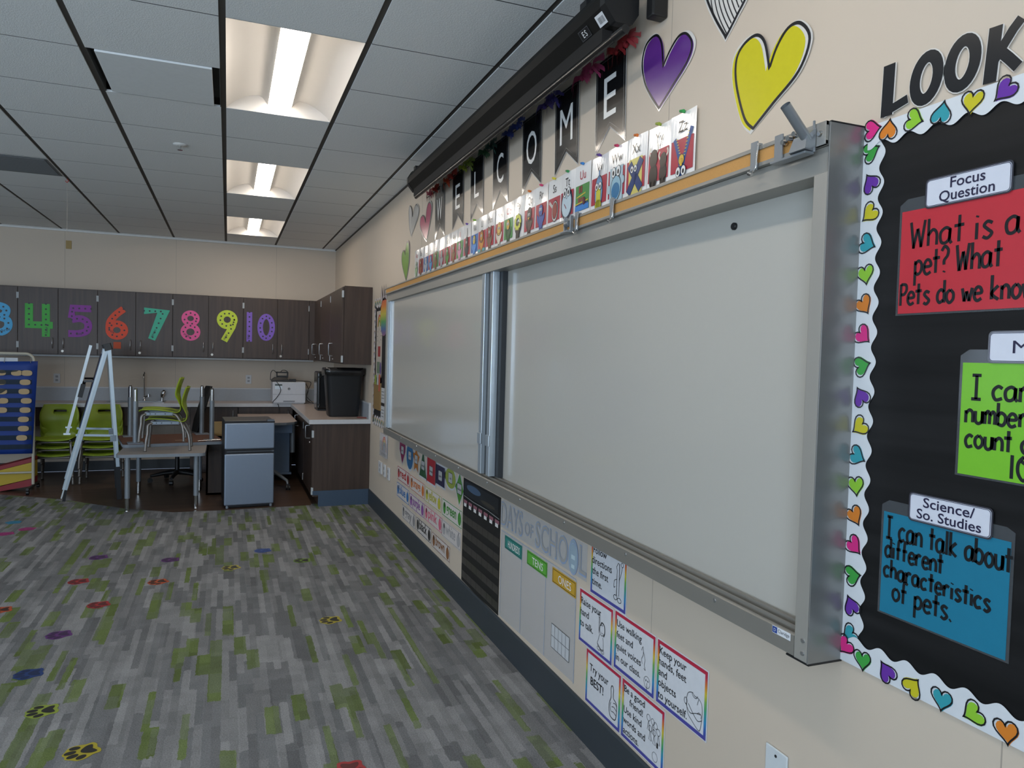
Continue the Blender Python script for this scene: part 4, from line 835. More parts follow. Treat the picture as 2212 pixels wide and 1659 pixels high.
# shape cards
def shape_card(nm, Y, Z, label, build, col, h=0.0):
    t = wthing('shape_card', label, 'card', Y, Z, 0.0016, 'shape cards under the whiteboard')
    b = MB(); build(b, 1.16, -0.0002, 0); b.build('laminate', poster_w, t)
    b = MB(); build(b, 1.0, 0.0006, 0); b.build('coloured_shape', M('shape_'+nm, col, 0.25), t)
    b = MB(); b.poly(rrect(-0.045,-0.032,0.045,0.034,0.01), 0.0008, 0.0010, 0); b.strip(rrect(-0.045,-0.032,0.045,0.034,0.01),0.003,0.0014,1,True); b.text(nm,0,-0.008,0.022,0.0016,1,align='C'); b.build('word_plate', [M('plate_grey','b5b3b2',0.4), ink], t)
def P_(pts): return lambda b, k, z, mi: b.face([(x*k, y*k) for x, y in pts], z, mi)
shape_card('heart', 5.885, 0.745, 'magenta heart shape card, first of the shape row', P_([(-0.105,0.11),(0.105,0.11),(0.105,0.0),(0.0,-0.112),(-0.105,0.0)]), '8a2455')
shape_card('circle', 5.625, 0.735, 'blue circle shape card', lambda b,k,z,mi: b.ell(0,0,0.112*k,0.108*k,z,mi,28), '2a6a9a')
shape_card('star', 5.415, 0.735, 'orange star shape card', P_([(0.11*math.cos(PI/2+i*PI/5)*(1 if i%2==0 else 0.55), 0.112*math.sin(PI/2+i*PI/5)*(1 if i%2==0 else 0.55)) for i in range(10)]), 'b8702a')
shape_card('triangle', 5.205, 0.72, 'dark green triangle shape card', P_([(-0.105,-0.085),(0.105,-0.085),(0.0,0.12)]), '2f5a36')
shape_card('rectangle', 4.975, 0.715, 'red rectangle shape card', P_([(-0.112,-0.085),(0.112,-0.085),(0.112,0.10),(-0.112,0.10)]), 'b0282e')
shape_card('square', 4.735, 0.72, 'dark purple square shape card', P_([(-0.108,-0.066),(0.108,-0.066),(0.108,0.068),(-0.108,0.068)]), '2a2140')
shape_card('oval', 4.495, 0.745, 'lime oval shape card', lambda b,k,z,mi: b.ell(0,0,0.116*k,0.066*k,z,mi,28), '98a33c')
shape_card('diamond', 4.295, 0.71, 'leaf green diamond shape card next to the calendar', P_([(-0.082,0.0),(0.0,-0.10),(0.082,0.0),(0.0,0.10)]), '4f8a2a')
# colour word cards
def word_card(Y1, Y0, Z0, Z1, word, col, label, light=False):
    w = Y1-Y0; h = Z1-Z0
    t = wthing('colour_word_card', label, 'card', Y1, Z0, 0.0016, 'colour word cards in three rows')
    b = MB(); b.rect(0,0,w,h,0.0,0); b.frame(0.005,0.005,w-0.005,h-0.005,0.0045,0.0004,1); b.build('card', [M('card_cream','cfc8c4',0.35), M('word_'+word,col,0.35)], t)
    b = MB(); b.text(word, w/2-0.01, h*0.32, 0.098, 0.0008, 0, align='C', w=w*0.50, bold=0.02); b.build('lettering', M('word_'+word,col,0.35), t)
    b = MB(); b.ell(0.055,h/2,0.030,0.040,0.0008,0); b.ell(0.06,h/2+0.02,0.018,0.016,0.0012,1); wm = [M('word_'+word,col,0.35), M('word_dark_'+word,''.join('%02x' % int(int(col[i:i+2],16)*0.55) for i in (0,2,4)),0.4)]; b.build('picture', wm, t); b = MB(); b.ell(w-0.052,h/2-0.003,0.034,0.040,0.0008,0); b.strip([(w-0.052,h/2+0.034),(w-0.046,h/2+0.048)],0.008,0.0012,1); b.build('picture', [M('word_'+word,col,0.35), M('word_dark_'+word,''.join('%02x' % int(int(col[i:i+2],16)*0.55) for i in (0,2,4)),0.4)], t)
for Y1, Y0, Z0, Z1, wd, col in ((6.062,5.618,0.476,0.597,'red','b02a2a'),(5.596,5.143,0.474,0.595,'orange','c8702a'),(5.130,4.698,0.468,0.588,'yellow','b5b02e'),(4.672,4.229,0.466,0.586,'green','3f8a34'),
   (6.072,5.625,0.332,0.458,'blue','2a6fb0'),(5.606,5.144,0.333,0.448,'purple','8a4a9a'),(5.134,4.667,0.335,0.449,'pink','d0647c'),(4.673,4.242,0.327,0.443,'white','a5a3a4'),
   (5.857,5.399,0.192,0.308,'gray','8d8a8c'),(5.374,4.937,0.197,0.309,'black','1c1b1e'),(4.918,4.471,0.189,0.301,'brown','8a5a34')):
    word_card(Y1, Y0, Z0, Z1, wd, col, 'bordered colour word card reading %s' % wd)
# plates on the wall
plate_m = M('plate_white', 'c9cfd2', 0.4)
t = wthing('wall_plate', 'white blank wall plate low on the wall under the bulletin board', 'wall plate', 1.47, 0.475, 0.001)
b = MB(); b.box(-0.040,-0.060,0.0,0.040,0.060,0.006); b.build('plate', plate_m, t, bevel=0.003)
b = MB(); b.cyl((0,0.042,0.006),(0,0.042,0.0075),0.004,0.004,10); b.build('screw', M('screw_dark','4c4d50',0.4,0.8), t)
for Y, w, lab in ((6.76,0.14,'wide wall outlet plate, the one closest to the cabinets'),(6.565,0.07,'narrow wall outlet plate in the middle of three'),(6.385,0.07,'narrow wall outlet plate closest to the red word card')):
    t = wthing('outlet_plate', lab, 'wall outlet', Y, 0.468, 0.001, group='outlet plates near the cabinets')
    b = MB(); b.box(-w/2,-0.056,0.0,w/2,0.056,0.014); b.build('plate', M('plate_outlet','c8c9cb',0.4), t, bevel=0.003)
    [MB().box(-0.014,z-0.013,0.013,0.014,z+0.013,0.0155).build('socket', M('socket_grey','8f9194',0.4), t) for z in (-0.022,0.022)]
t = wthing('brochure_holder', 'clear wall pocket holding a rainbow drawing, under the whiteboard corner', 'holder', 6.60, 0.60, 0.002)
b = MB(); b.box(-0.14,-0.01,0,0.13,0.20,0.003); b.box(-0.14,-0.01,0.02,0.13,0.13,0.022); b.box(-0.14,-0.01,0,-0.137,0.2,0.022); b.box(0.127,-0.01,0,0.13,0.2,0.022); b.build('acrylic', M('acrylic','c5c6cb',0.08,alpha=0.3), t)
t = wthing('rainbow_drawing', 'child sized rainbow drawing standing in the clear wall pocket', 'drawing', 6.60, 0.62, 0.008)
b = MB(); b.rect(-0.12,0,0.12,0.175,0.0,0)
for k, c_ in enumerate(('c05a5a','d08a5a','cdb86a','8ab08a','6a8ab8')): b.strip(arc(0.0,0.02,0.10-0.014*k,0.13-0.017*k,0,180),0.011,0.0008,k+1)
b.build('sheet', [M('paper_pale','c9c3c4',0.5)]+[M('crayon_'+c_,c_,0.6) for c_ in ('c05a5a','d08a5a','cdb86a','8ab08a','6a8ab8')], t)

# small bulletin board between the cabinets and the whiteboard
t = wthing('rainbow_board', 'tall black bulletin board between the cabinets and the whiteboard', 'bulletin board', 6.78, 0.86, 0.001)
b = MB(); b.box(-0.42,0.03,0,0.46,1.16,0.004); b.build('panel', M('board_black','17171a',0.6), t)
b = MB()
for k in range(11):
    for x in (-0.40,): b.ell(x,0.05+0.105*k,0.045,0.055,0.0055,0)
for k in range(9): b.ell(-0.38+0.105*k,1.17,0.055,0.05,0.0055,0); b.ell(-0.38+0.105*k,0.03,0.055,0.05,0.0055,0)
for k in range(9):
    for yb in (1.15, 0.01):
        for q, mi in ((0.040,1),(0.030,2),(0.020,3)): b.strip(arc(-0.38+0.105*k,yb,q,q*1.1,0,180,8),0.009,0.0062,mi)
for k in range(11):
    for q, mi in ((0.034,1),(0.024,3)): b.strip(arc(-0.40,0.03+0.105*k,q,q,0,180,8),0.009,0.0062,mi)
b.build('border', [M('border_white','cfcaca',0.4), M('bd_orange','c0904a',0.5), M('bd_green','6a9a5a',0.5), M('bd_blue','4a6a9a',0.5)], t)
t = wthing('rainbow_poster', 'narrow white poster of rainbow pictures on the tall black board', 'poster', 6.98, 1.31, 0.006)
b = MB(); b.rect(-0.11,0,0.17,0.64,0.0,0)
for q, mi in ((0.085,1),(0.065,2),(0.045,3)): b.strip(arc(0.03,0.49,q,q*1.25,0,180),0.02,0.0006,mi)
b.rect(-0.02,0.20,0.10,0.30,0.0006,4); b.rect(-0.06,0.04,0.08,0.15,0.0006,5); b.ell(0.12,0.09,0.04,0.06,0.0006,6)
for k in range(8): b.strip([(0.03+0.08*math.cos(k*0.8),0.40+0.05*math.sin(k*0.8)),(0.03+0.11*math.cos(k*0.8),0.40+0.07*math.sin(k*0.8))],0.008,0.0006,7)
b.build('sheet', [M('poster_tan','bdb2a6',0.5),M('rb_red','b8583a',0.5),M('rb_yellow','b9a03a',0.5),M('rb_green','6a8a4a',0.5),M('box_red','9a3a3a',0.5),M('box_green','70806a',0.5),M('oval_purple','5a4a80',0.5),M('spark_dark','3a3436',0.5)], t)
t = wthing('balloon_cutout', 'rainbow coloured hot air balloon cut-out at the top of the black board', 'cut-out', 6.73, 1.91, 0.008)
b = MB(); b.poly([(0.17*math.cos(a), 0.155*math.sin(a)-(0.05 if math.sin(a) < -0.6 else 0)) for a in [2*PI*q/26 for q in range(26)]], -0.001, 0.0, 0); b.build('balloon', ramp_mat('balloon_ramp',1,[(0.0,'8a5a7a'),(0.18,'4a6a9a'),(0.38,'5a9a5a'),(0.58,'c0b44a'),(0.78,'c8783a'),(1.0,'b8453a')],0.4), t)
b = MB(); 
for x in (-0.13,-0.03,0.07): b.face([(x-0.045,0.13),(x+0.045,0.13),(x,0.27)],0.0,0); b.strip([(x-0.045,0.13),(x,0.27),(x+0.045,0.13)],0.012,0.0008,1)
b.build('crown_paper', [M('paper_lilac','b9b0b2',0.5), M('pencil_dark','54484c',0.5)], t)
t = wthing('brown_pocket', 'tan paper pocket filled with small cards on the tall black board', 'pocket', 6.96, 1.0, 0.006)
b = MB(); b.box(-0.16,0,0,0.16,0.26,0.012); b.build('pocket', M('kraft','8a6f45',0.7), t)
b = MB(); b.rect(-0.12,0.24,-0.02,0.33,0.013,0); b.rect(0.0,0.24,0.08,0.35,0.013,1); b.rect(0.09,0.18,0.16,0.34,0.014,2); b.build('cards', [M('card_yellowgreen','8a9a4a',0.5), M('card_white','d9d8d6'), M('card_salmon','b8604a',0.5)], t)
for k, (y, z) in enumerate(((6.72,0.98),(6.72,1.15))):
    t = wthing('note_sheet', ['small white note sheet low on the tall black board','small white note sheet above the other beside the tan pocket'][k], 'note', y, z, 0.006, 'note sheets on the tall black board')
    b = MB(); b.rect(-0.09,-0.07,0.09,0.07,0,0); [b.rect(-0.06,0.03-0.03*i,0.05,0.036-0.03*i,0.0006,1) for i in range(3)]; b.build('sheet', [M('paper_grey','c3c6c9',0.4), M('ink_grey','5a5c60',0.5)], t)

# ------------------------------------------------------------------ cabinets along the back
lam = wood_mat('dark_laminate', '382b24', '4a3a31', 0.42, 'Z', 7.0, 0.45); lam_in = M('laminate_edge', '2a2320', 0.5)
steel = M('brushed_steel', 'b4b7ba', 0.3, 0.9); hinge_m = M('hinge_grey', 'b4babd', 0.5, 0.0)
def pull_back(b, x, y, z0, z1): b.tube([(x,y,z0),(x,y-0.025,z0+0.006),(x,y-0.03,(z0+z1)/2),(x,y-0.025,z1-0.006),(x,y,z1)], 0.0045, 8)
UF, UZ0, UZ1 = 9.83, 1.435, 2.195
for k, (xa, xm, xb, lab) in enumerate(((-3.07,-2.66,-2.25,'wall cabinet unit above the blue pocket chart stand'),(-2.25,-1.849,-1.445,'wall cabinet unit carrying the numbers 4 and 5'),(-1.445,-1.04,-0.634,'wall cabinet unit carrying the numbers 6 and 7'),
        (-0.634,-0.228,0.180,'wall cabinet unit carrying the numbers 8 and 9'),(0.180,0.594,0.991,'wall cabinet unit carrying the number 10, in the corner'))):
    t = thing('wall_cabinet', lab, 'cabinet', ((xa+xb)/2, UF, UZ0), group='dark wall cabinets on the back wall')
    b = MB(); b.box(xa+0.001, UF+0.02, UZ0-0.012, xb-0.001, DY-0.002, UZ1+0.01); b.build('body', lam, t, world=True)
    for j, (d0, d1) in enumerate(((xa, xm), (xm, xb))):
        b = MB(); b.box(d0+0.002, UF, UZ0, d1-0.002, UF+0.019, UZ1); d = b.build('door', lam, t, world=True, bevel=0.0015)
        hx = d1-0.055 if j == 0 else d0+0.055
        b = MB(); pull_back(b, hx, UF, 1.50, 1.62); child_at(d, b, 'handle', steel)
        ex = d0 if j == 0 else d1; b = MB()
        for z in (1.535, 2.10): b = MB().box(ex-0.011 if j else ex+0.001, UF-0.006, z-0.035, ex-0.001 if j else ex+0.011, UF+0.001, z+0.035); child_at(d, b, 'hinge', hinge_m)
        if j == 1:
            b = MB(); b.cyl((d0+0.045,UF+0.001,1.468),(d0+0.045,UF-0.006,1.468),0.015,0.014,14); child_at(d, b, 'lock', M('lock_white','c9c6bd',0.35,0.3))
t = thing('corner_cabinet', 'dark corner filler cabinet joining the two rows of wall cabinets', 'cabinet', (1.03, UF, UZ0)); b = MB(); b.box(0.993,UF,UZ0-0.012,1.078,DY-0.002,UZ1+0.01); b.build('filler_panel', lam, t, world=True)
b = MB(); b.box(1.079,9.83,UZ0-0.012,WX-0.002,DY-0.002,UZ1+0.01); b.build('body', lam, t, world=True)
t = thing('under_shelf_strip', 'pale metal light rail along the underside of the wall cabinets', 'rail', (-0.8, UF, UZ0-0.02)); b = MB(); b.box(-3.07, UF+0.002, UZ0-0.030, 1.05, UF+0.02, UZ0-0.013); b.build('rail', M('rail_grey','8d949a',0.5), t, world=True)
FX = 1.06
for k, (ya, yb, hy, lab) in enumerate(((7.36,8.245,8.06,'side wall cabinet with the bare dark end panel facing the room'),(8.245,9.125,8.92,'side wall cabinet in the middle of the row over the side counter'),(9.125,9.828,9.72,'side wall cabinet tucked into the room corner'))):
    t = thing('wall_cabinet', lab, 'cabinet', ((FX+WX)/2, (ya+yb)/2, UZ0), group='dark wall cabinets over the side counter')
    b = MB(); b.box(FX+0.02, ya+0.001, UZ0-0.012, WX-0.002, yb-0.001, UZ1+0.012); b.build('body', lam, t, world=True, bevel=0.001)
    b = MB(); b.box(FX, ya+0.012, UZ0, FX+0.019, yb-0.002, UZ1); d = b.build('door', lam, t, world=True, bevel=0.0015)
    b = MB(); b.tube([(FX,hy,1.50),(FX-0.036,hy,1.503),(FX-0.040,hy,1.512),(FX-0.040,hy,1.625),(FX-0.036,hy,1.634),(FX,hy,1.637)],0.005,8); child_at(d, b, 'handle', steel)
    b = MB(); b.cyl((FX+0.001,hy-0.04,1.465),(FX-0.006,hy-0.04,1.465),0.008,0.007,10); child_at(d, b, 'lock', steel)
    b = MB()
    for z in (1.475, 2.125): b = MB().box(FX-0.006, ya-0.006 if k == 0 else ya+0.001, z-0.034, FX+0.013, ya+0.013, z+0.034); child_at(d, b, 'hinge', hinge_m)
# base cabinets
t = thing('base_cabinet', 'dark base cabinet with a bare end panel under the side counter', 'cabinet', (1.08, 7.8, 0))
b = MB(); b.box(0.815,7.372,0.10,WX-0.002,8.25,0.826); b.box(0.86,7.40,0.0,WX-0.02,8.25,0.10); b.box(0.795,7.358,0.10,WX-0.002,7.374,0.826); b.build('body', lam, t, world=True)
b = MB(); b.box(0.853,7.352,0.0,WX-0.002,7.36,0.157); b.box(0.798,7.352,0.115,0.853,7.3585,0.157); b.build('rubber_plinth', M('rubber_base_blue','3a4c60',0.5), t, world=True)
b = MB(); b.box(0.79,7.378,0.105,0.812,8.24,0.815); d = b.build('door', lam, t, world=True, bevel=0.0015)
b = MB(); b.tube([(0.79,7.62,0.655),(0.752,7.62,0.658),(0.748,7.62,0.668),(0.748,7.62,0.775),(0.752,7.62,0.785),(0.79,7.62,0.788)],0.0055,8); child_at(d, b, 'handle', steel)
b = MB(); b.cyl((0.791,7.60,0.615),(0.784,7.60,0.615),0.009,0.008,10); child_at(d, b, 'lock', steel)
b = MB()
for z in (0.155, 0.725): b = MB().box(0.784,7.354,z-0.035,0.804,7.381,z+0.035); child_at(d, b, 'hinge', hinge_m)
t = thing('base_cabinet', 'dark base cabinet under the side counter, behind the teacher desk', 'cabinet', (1.08, 8.9, 0))
b = MB(); b.box(0.815,8.252,0.10,WX-0.002,DY-0.002,0.826); b.box(0.86,8.252,0.0,WX-0.02,9.5,0.10); b.build('body', lam, t, world=True)
b = MB(); b.box(0.79,8.256,0.105,0.812,9.10,0.815); d = b.build('door', lam, t, world=True)
b = MB(); b.tube([(0.79,8.9,0.655),(0.75,8.9,0.66),(0.75,8.9,0.78),(0.79,8.9,0.788)],0.0055,8); child_at(d, b, 'handle', steel)
[child_at(d, MB().box(0.784,8.256,z-0.035,0.80,8.27,z+0.035), 'hinge', hinge_m) for z in (0.155,0.725)]
for xa, xb, lab in ((-0.42,0.13,'dark base cabinet under the back counter beside the office chair'),(0.132,0.79,'dark base cabinet under the back counter behind the printer desk')):
    t = thing('base_cabinet', lab, 'cabinet', ((xa+xb)/2, 9.66, 0))
    b = MB(); b.box(xa,9.68,0.10,xb-0.002,DY-0.002,0.826); b.box(xa,9.74,0,xb-0.002,DY-0.01,0.10); b.build('body', lam, t, world=True)
    b = MB(); b.box(xa+0.004,9.66,0.105,xb-0.006,9.679,0.815); d = b.build('door', lam, t, world=True, bevel=0.0015)
    b = MB(); pull_back(b, xb-0.06, 9.66, 0.66, 0.78); child_at(d, b, 'handle', steel)
t = thing('sink_apron', 'dark apron panel under the sink counter behind the green chairs', 'panel', (-1.7, 9.68, 0.7))
b = MB(); b.box(-3.0,9.68,0.60,-0.422,9.70,0.826); b.box(-3.02,9.68,0,-3.0,DY-0.002,0.826); b.build('panel', lam, t, world=True)

counter = M('counter_top', 'b9a9a0', 0.3, var=0.07, scale=120); cedge = M('counter_edge', 'c3c5c8', 0.35); csplash = M('splash', 'a2a9b1', 0.4)
t = thing('worktop', 'L-shaped pale worktop running along the back and the side wall', 'worktop', (0.0, 9.9, 0.828))
b = MB()
b.box(-3.02,9.62,0.828,-1.32,DY-0.002,0.868); b.box(-1.32,9.62,0.828,-0.74,9.745,0.868); b.box(-1.32,10.0,0.828,-0.74,DY-0.002,0.868); b.box(-0.74,9.62,0.828,0.757,DY-0.002,0.868)
b.box(0.757,7.335,0.828,WX-0.002,DY-0.002,0.868); b.build('top', counter, t, world=True)
b = MB(); b.box(-3.02,9.617,0.826,0.754,9.6225,0.8695); b.box(0.754,7.332,0.826,0.7595,9.6225,0.8695); b.box(0.754,7.3315,0.826,WX-0.002,7.337,0.8695); b.build('front_edge', cedge, t, world=True)
b = MB(); b.box(-3.02,DY-0.022,0.868,WX-0.02,DY-0.0015,1.022); b.box(WX-0.022,7.335,0.868,WX-0.0015,DY-0.0015,1.022); b.build('splashback', csplash, t, world=True)
b = MB(); b.box(-3.02,DY-0.024,1.022,WX-0.02,DY-0.0015,1.036); b.box(WX-0.024,7.332,1.022,WX-0.0015,DY-0.0015,1.036); b.box(WX-0.0235,7.331,0.8695,WX-0.0015,7.336,1.036); b.build('splash_cap', cedge, t, world=True)
t = thing('sink', 'steel sink set into the back counter', 'sink', (-1.03, 9.87, 0.868))
b = MB(); b.box(-1.32,9.745,0.70,-0.74,10.0,0.706); b.box(-1.32,9.745,0.70,-1.313,10.0,0.869); b.box(-0.747,9.745,0.70,-0.74,10.0,0.869); b.box(-1.32,9.745,0.70,-0.74,9.751,0.869); b.box(-1.32,9.994,0.70,-0.74,10.0,0.869)
for x0,y0,x1,y1 in ((-1.345,9.72,-0.715,9.751),(-1.345,9.994,-0.715,10.06),(-1.345,9.75,-1.313,9.995),(-0.747,9.75,-0.715,9.995)): b.box(x0,y0,0.8685,x1,y1,0.8725)
b.build('basin', M('sink_steel','8f8f8d',0.3,0.9), t, world=True)
t = thing('faucet', 'tall chrome faucet with a thin gooseneck at the sink', 'faucet', (-0.96, 10.03, 0.872))
b = MB(); b.lathe([(0.022,0),(0.020,0.012),(0.012,0.02),(0.011,0.05)],n=14); b.tube([(0,0,0.04),(0,0,0.29),(-0.0,-0.02,0.325),(0,-0.06,0.335),(0,-0.09,0.315),(0,-0.10,0.28)],0.008,10); b.build('spout', chrome, t)
b = MB(); b.cyl((0.0,-0.005,0.05),(0.05,-0.03,0.065),0.009,0.012,10); b.cyl((0.05,-0.03,0.05),(0.05,-0.03,0.085),0.013,0.011,12); b.build('lever', chrome, t)
b = MB(); b.cyl((0,0,0.335),(0,0,0.36),0.008,0.003,8); b.build('tip', black_pl, t)
t = thing('bubbler', 'short rounded drinking bubbler beside the chrome faucet', 'tap', (-0.76, 10.03, 0.872))
b = MB(); b.lathe([(0.02,0),(0.018,0.02),(0.014,0.05)],n=14); b.loft([[(0.028*math.cos(a)*s+0.02*q, -0.02*q+0.02*math.sin(a)*s, 0.045+0.085*q+0.018*math.sin(a)*s) for a in [2*PI*i/12 for i in range(12)]] for q, s in ((0,0.5),(0.3,0.95),(0.65,1.05),(0.9,0.8),(1.0,0.4))]); b.build('spout', chrome, t)
for x, z, lab in ((-1.92,1.135,'white outlet plate on the back wall near the easel'),(0.26,1.15,'white outlet plate on the back wall beside the printer')):
    t = on_back(thing('outlet_plate', lab, 'wall outlet', group='outlets above the back counter'), x, z, DY-0.001)
    b = MB(); b.box(-0.035,-0.057,0,0.035,0.057,0.006); b.build('plate', M('plate_outlet','c8c9cb',0.4), t, bevel=0.002)
    [MB().box(-0.014,zz-0.013,0.005,0.014,zz+0.013,0.008).build('socket', M('socket_grey','8f9194',0.4), t) for zz in (-0.022,0.022)]

# ------------------------------------------------------------------ number cut-outs on the cabinet doors
def circ(cx, cy, rx, ry, a0=0, a1=360, n=20): return arc(cx, cy, rx, ry, a0, a1, n)
NUMS = {
 '3': [S((-0.075,0.125),(-0.02,0.155),(0.05,0.125),(0.045,0.06),(-0.01,0.025)), S((-0.01,0.025),(0.065,-0.01),(0.07,-0.09),(0.01,-0.145),(-0.075,-0.125))],
 '4': [[(-0.098,0.19),(-0.098,-0.055),(0.139,-0.055)],[(0.070,0.19),(0.070,-0.19)]],
 '5': [[(0.115,0.150),(-0.080,0.150),(-0.085,0.035)], S((-0.085,0.015),(0.01,0.030),(0.080,-0.02),(0.070,-0.11),(-0.01,-0.145),(-0.12,-0.148))],
 '6': [S((0.070,0.175),(-0.010,0.105),(-0.070,0.02),(-0.082,-0.07)), circ(0,-0.080,0.080,0.076,0,360,24)],
 '7': [[(-0.130,0.155),(0.085,0.155),(-0.045,-0.19)]],
 '8': [circ(0,0.085,0.070,0.066,0,360,24), circ(0,-0.082,0.080,0.076,0,360,24)],
 '9': [circ(-0.005,0.078,0.082,0.080,0,360,24),[(0.078,0.08),(0.055,-0.01),(-0.040,-0.19)]],
 '10': [[(-0.132,0.185),(-0.132,-0.19)], circ(0.072,0.0,0.074,0.140,0,360,28)],
}
for dg, x, z, col, word, wx, wy, wr, lab in (('3',-2.413,1.815,'58b0e0','three',0.0,-0.15,0.3,'sky blue number 3 cut-out, partly beyond the picture edge'),('4',-2.04,1.82,'4fb04f','four',0.09,-0.15,PI/2,'green number 4 cut-out on a cabinet door'),('5',-1.625,1.825,'8f45a0','five',-0.04,-0.165,0.1,'purple number 5 cut-out on a cabinet door'),
   ('6',-1.24,1.815,'e0543a','six',-0.075,-0.10,-0.6,'orange-red number 6 cut-out above the orange note'),('7',-0.82,1.825,'4fb89a','seven',-0.035,-0.165,1.12,'teal number 7 cut-out on a cabinet door'),('8',-0.433,1.825,'ea649e','eight',-0.08,-0.115,-0.6,'bright pink number 8 cut-out on a cabinet door'),
   ('9',-0.005,1.835,'c8dc4a','nine',-0.03,-0.18,1.12,'lime number 9 cut-out on a cabinet door'),('10',0.385,1.835,'8868c8','ten',-0.13,-0.16,PI/2,'violet number 10 cut-out on a cabinet door')):
    t = on_back(thing('number_cutout', lab, 'number', group='number cut-outs on the cabinet doors'), x, z, UF-0.003)
    b = MB(); 
    for q, pl in enumerate(NUMS[dg]):
        closed = pl[0] == pl[-1] or math.dist(pl[0], pl[-1]) < 1e-6
        b.strip(pl[:-1] if closed else pl, 0.080 if dg not in ('8','10') else 0.066, 0.0012+0.0003*q, 0, closed, h=0.001)
    for pl in NUMS[dg]:
        L_ = 0; last = -1
        for a, c_ in zip(pl[:-1], pl[1:]):
            seg = math.dist(a, c_); n_ = max(1, int(seg/0.01))
            for k in range(n_):
                L_ += seg/n_
                if L_-last > 0.052: last = L_; u = k/n_; b.ell(a[0]+(c_[0]-a[0])*u, a[1]+(c_[1]-a[1])*u, 0.0105, 0.0105, 0.0022, 1, 10)
    b.build('cutout', [M('number_'+dg, col, 0.5, var=0.12, scale=9, spec=0.25), M('dot_dark','2a2730',0.5)], t)
    b = MB(); b.text(word, wx, wy, 0.046, 0.0026, 0, rot=wr); b.build('lettering', M('dot_dark','2a2730',0.5), t)
t = on_back(thing('sticky_note', 'orange square sticky note under the number 6', 'sticky note'), -1.236, 1.552, UF-0.003); b = MB(); b.poly([(-0.040,-0.040),(0.040,-0.040),(0.040,0.040),(-0.040,0.040)],0,0.001); b.build('sheet', M('note_orange','b8481e',0.6), t)

# ------------------------------------------------------------------ things on the counter
t = thing('printer', 'white laser printer on the back counter', 'printer', (0.73, 9.72, 0.8695))
b = MB(); b.box(-0.20,-0.17,0.012,0.20,0.20,0.275); b.box(-0.19,-0.16,0,0.19,0.19,0.012); b.build('body', M('printer_white','c9ccd2',0.4), t, bevel=0.008)
b = MB(); b.box(-0.198,-0.1715,0.118,0.198,-0.169,0.121); b.box(-0.07,-0.172,0.024,0.07,-0.1695,0.040); b.build('tray_seam', M('seam_grey','7c8088',0.5), t)
b = MB(); b.box(-0.172,-0.1715,0.185,-0.085,-0.1695,0.228,0); b.box(-0.172,-0.1722,0.23,-0.085,-0.1695,0.248,1); b.build('control_panel', [M('panel_pale','d8e6f0',0.3), M('panel_dark','3a4a48',0.3)], t)
m0 = MB(); m0.ell(0,0,0.016,0.016,0.0,0,20); m0.text('hp',0,-0.006,0.018,0.0006,1,align='C',shear=0.3); m0.v = [(x-0.002, -0.1712-z, 0.19+y) for x,y,z in m0.v]; m0.build('badge', [M('badge_grey','6b6e72',0.25,0.6), ink_white], t)
t = thing('adapter_stack', 'tangle of black power adapters and a small stand on the printer', 'electronics', (0.68, 9.72, 1.1455))
b = MB(); b.box(-0.16,-0.10,0,0.10,0.08,0.022); b.loft([[(-0.16+0.22*u, -0.1+0.16*v, 0.022) for u,v in ((0,0),(1,0),(1,1),(0,1))],[(-0.12+0.14*u, -0.08+0.12*v, 0.055) for u,v in ((0,0),(1,0),(1,1),(0,1))]],0,False); b.box(0.06,-0.09,0.0,0.14,-0.02,0.035); b.build('base', black_pl, t, bevel=0.004)
b = MB(); b.box(-0.10,-0.06,0.05,-0.085,0.0,0.125); b.box(0.03,-0.06,0.05,0.045,0.0,0.125); b.box(-0.10,-0.06,0.11,0.045,0.0,0.125); b.box(-0.10,-0.02,0.05,0.045,0.0,0.075); b.build('stand_frame', black_pl, t, bevel=0.003)
b = MB(); b.tube(smooth([(-0.05,-0.07,0.12),(-0.03,-0.08,0.145),(0.02,-0.07,0.14),(0.04,-0.07,0.11)],5),0.004,6); b.tube(smooth([(-0.10,-0.08,0.11),(-0.14,-0.09,0.145),(-0.17,-0.10,0.11),(-0.175,-0.11,0.02)],5),0.004,6); b.build('loop_cable', black_pl, t)
t = thing('cable', 'black cable hanging down the printer front onto the desk', 'cable', (0.6, 9.54, 0.9)); b = MB(); b.tube(smooth([(0.575,9.545,1.150),(0.61,9.54,1.10),(0.625,9.54,1.03),(0.58,9.54,0.95),(0.535,9.54,0.895),(0.56,9.60,0.874),(0.60,9.605,0.86),(0.62,9.60,0.76)],6),0.004,6); b.build('cord', black_pl, t, world=True)
t = thing('cable', 'black cable looping between the printer and the black appliance', 'cable', (0.95, 9.5, 1.0)); b = MB(); b.tube(smooth([(0.80,9.80,1.152),(0.93,9.75,1.15),(1.0,9.6,1.14),(0.96,9.55,1.04),(0.94,9.5,0.97),(1.0,9.4,0.90),(1.02,9.2,0.885)],6),0.004,6); b.tube(smooth([(0.95,9.75,1.12),(0.97,9.6,1.05),(0.95,9.6,0.92),(1.03,9.35,0.876)],6),0.004,6); b.build('cord', black_pl, t, world=True)
t = thing('microwave', 'black boxy appliance with a silver-ended handle behind the black bin', 'appliance', (1.10, 8.62, 0.8695))
b = MB(); b.box(-0.15,-0.16,0.015,0.20,0.17,0.445); b.build('body', M('appliance_black','131416',0.25,coat=0.3), t, bevel=0.022, seg=3)
b = MB(); b.box(-0.14,-0.15,0,0.19,0.16,0.016); b.build('foot_frame', black_pl, t)
b = MB(); b.cyl((-0.13,-0.185,0.07),(-0.13,-0.185,0.385),0.009,0.009,10); b.build('handle', M('handle_black','1c1d20',0.3), t)
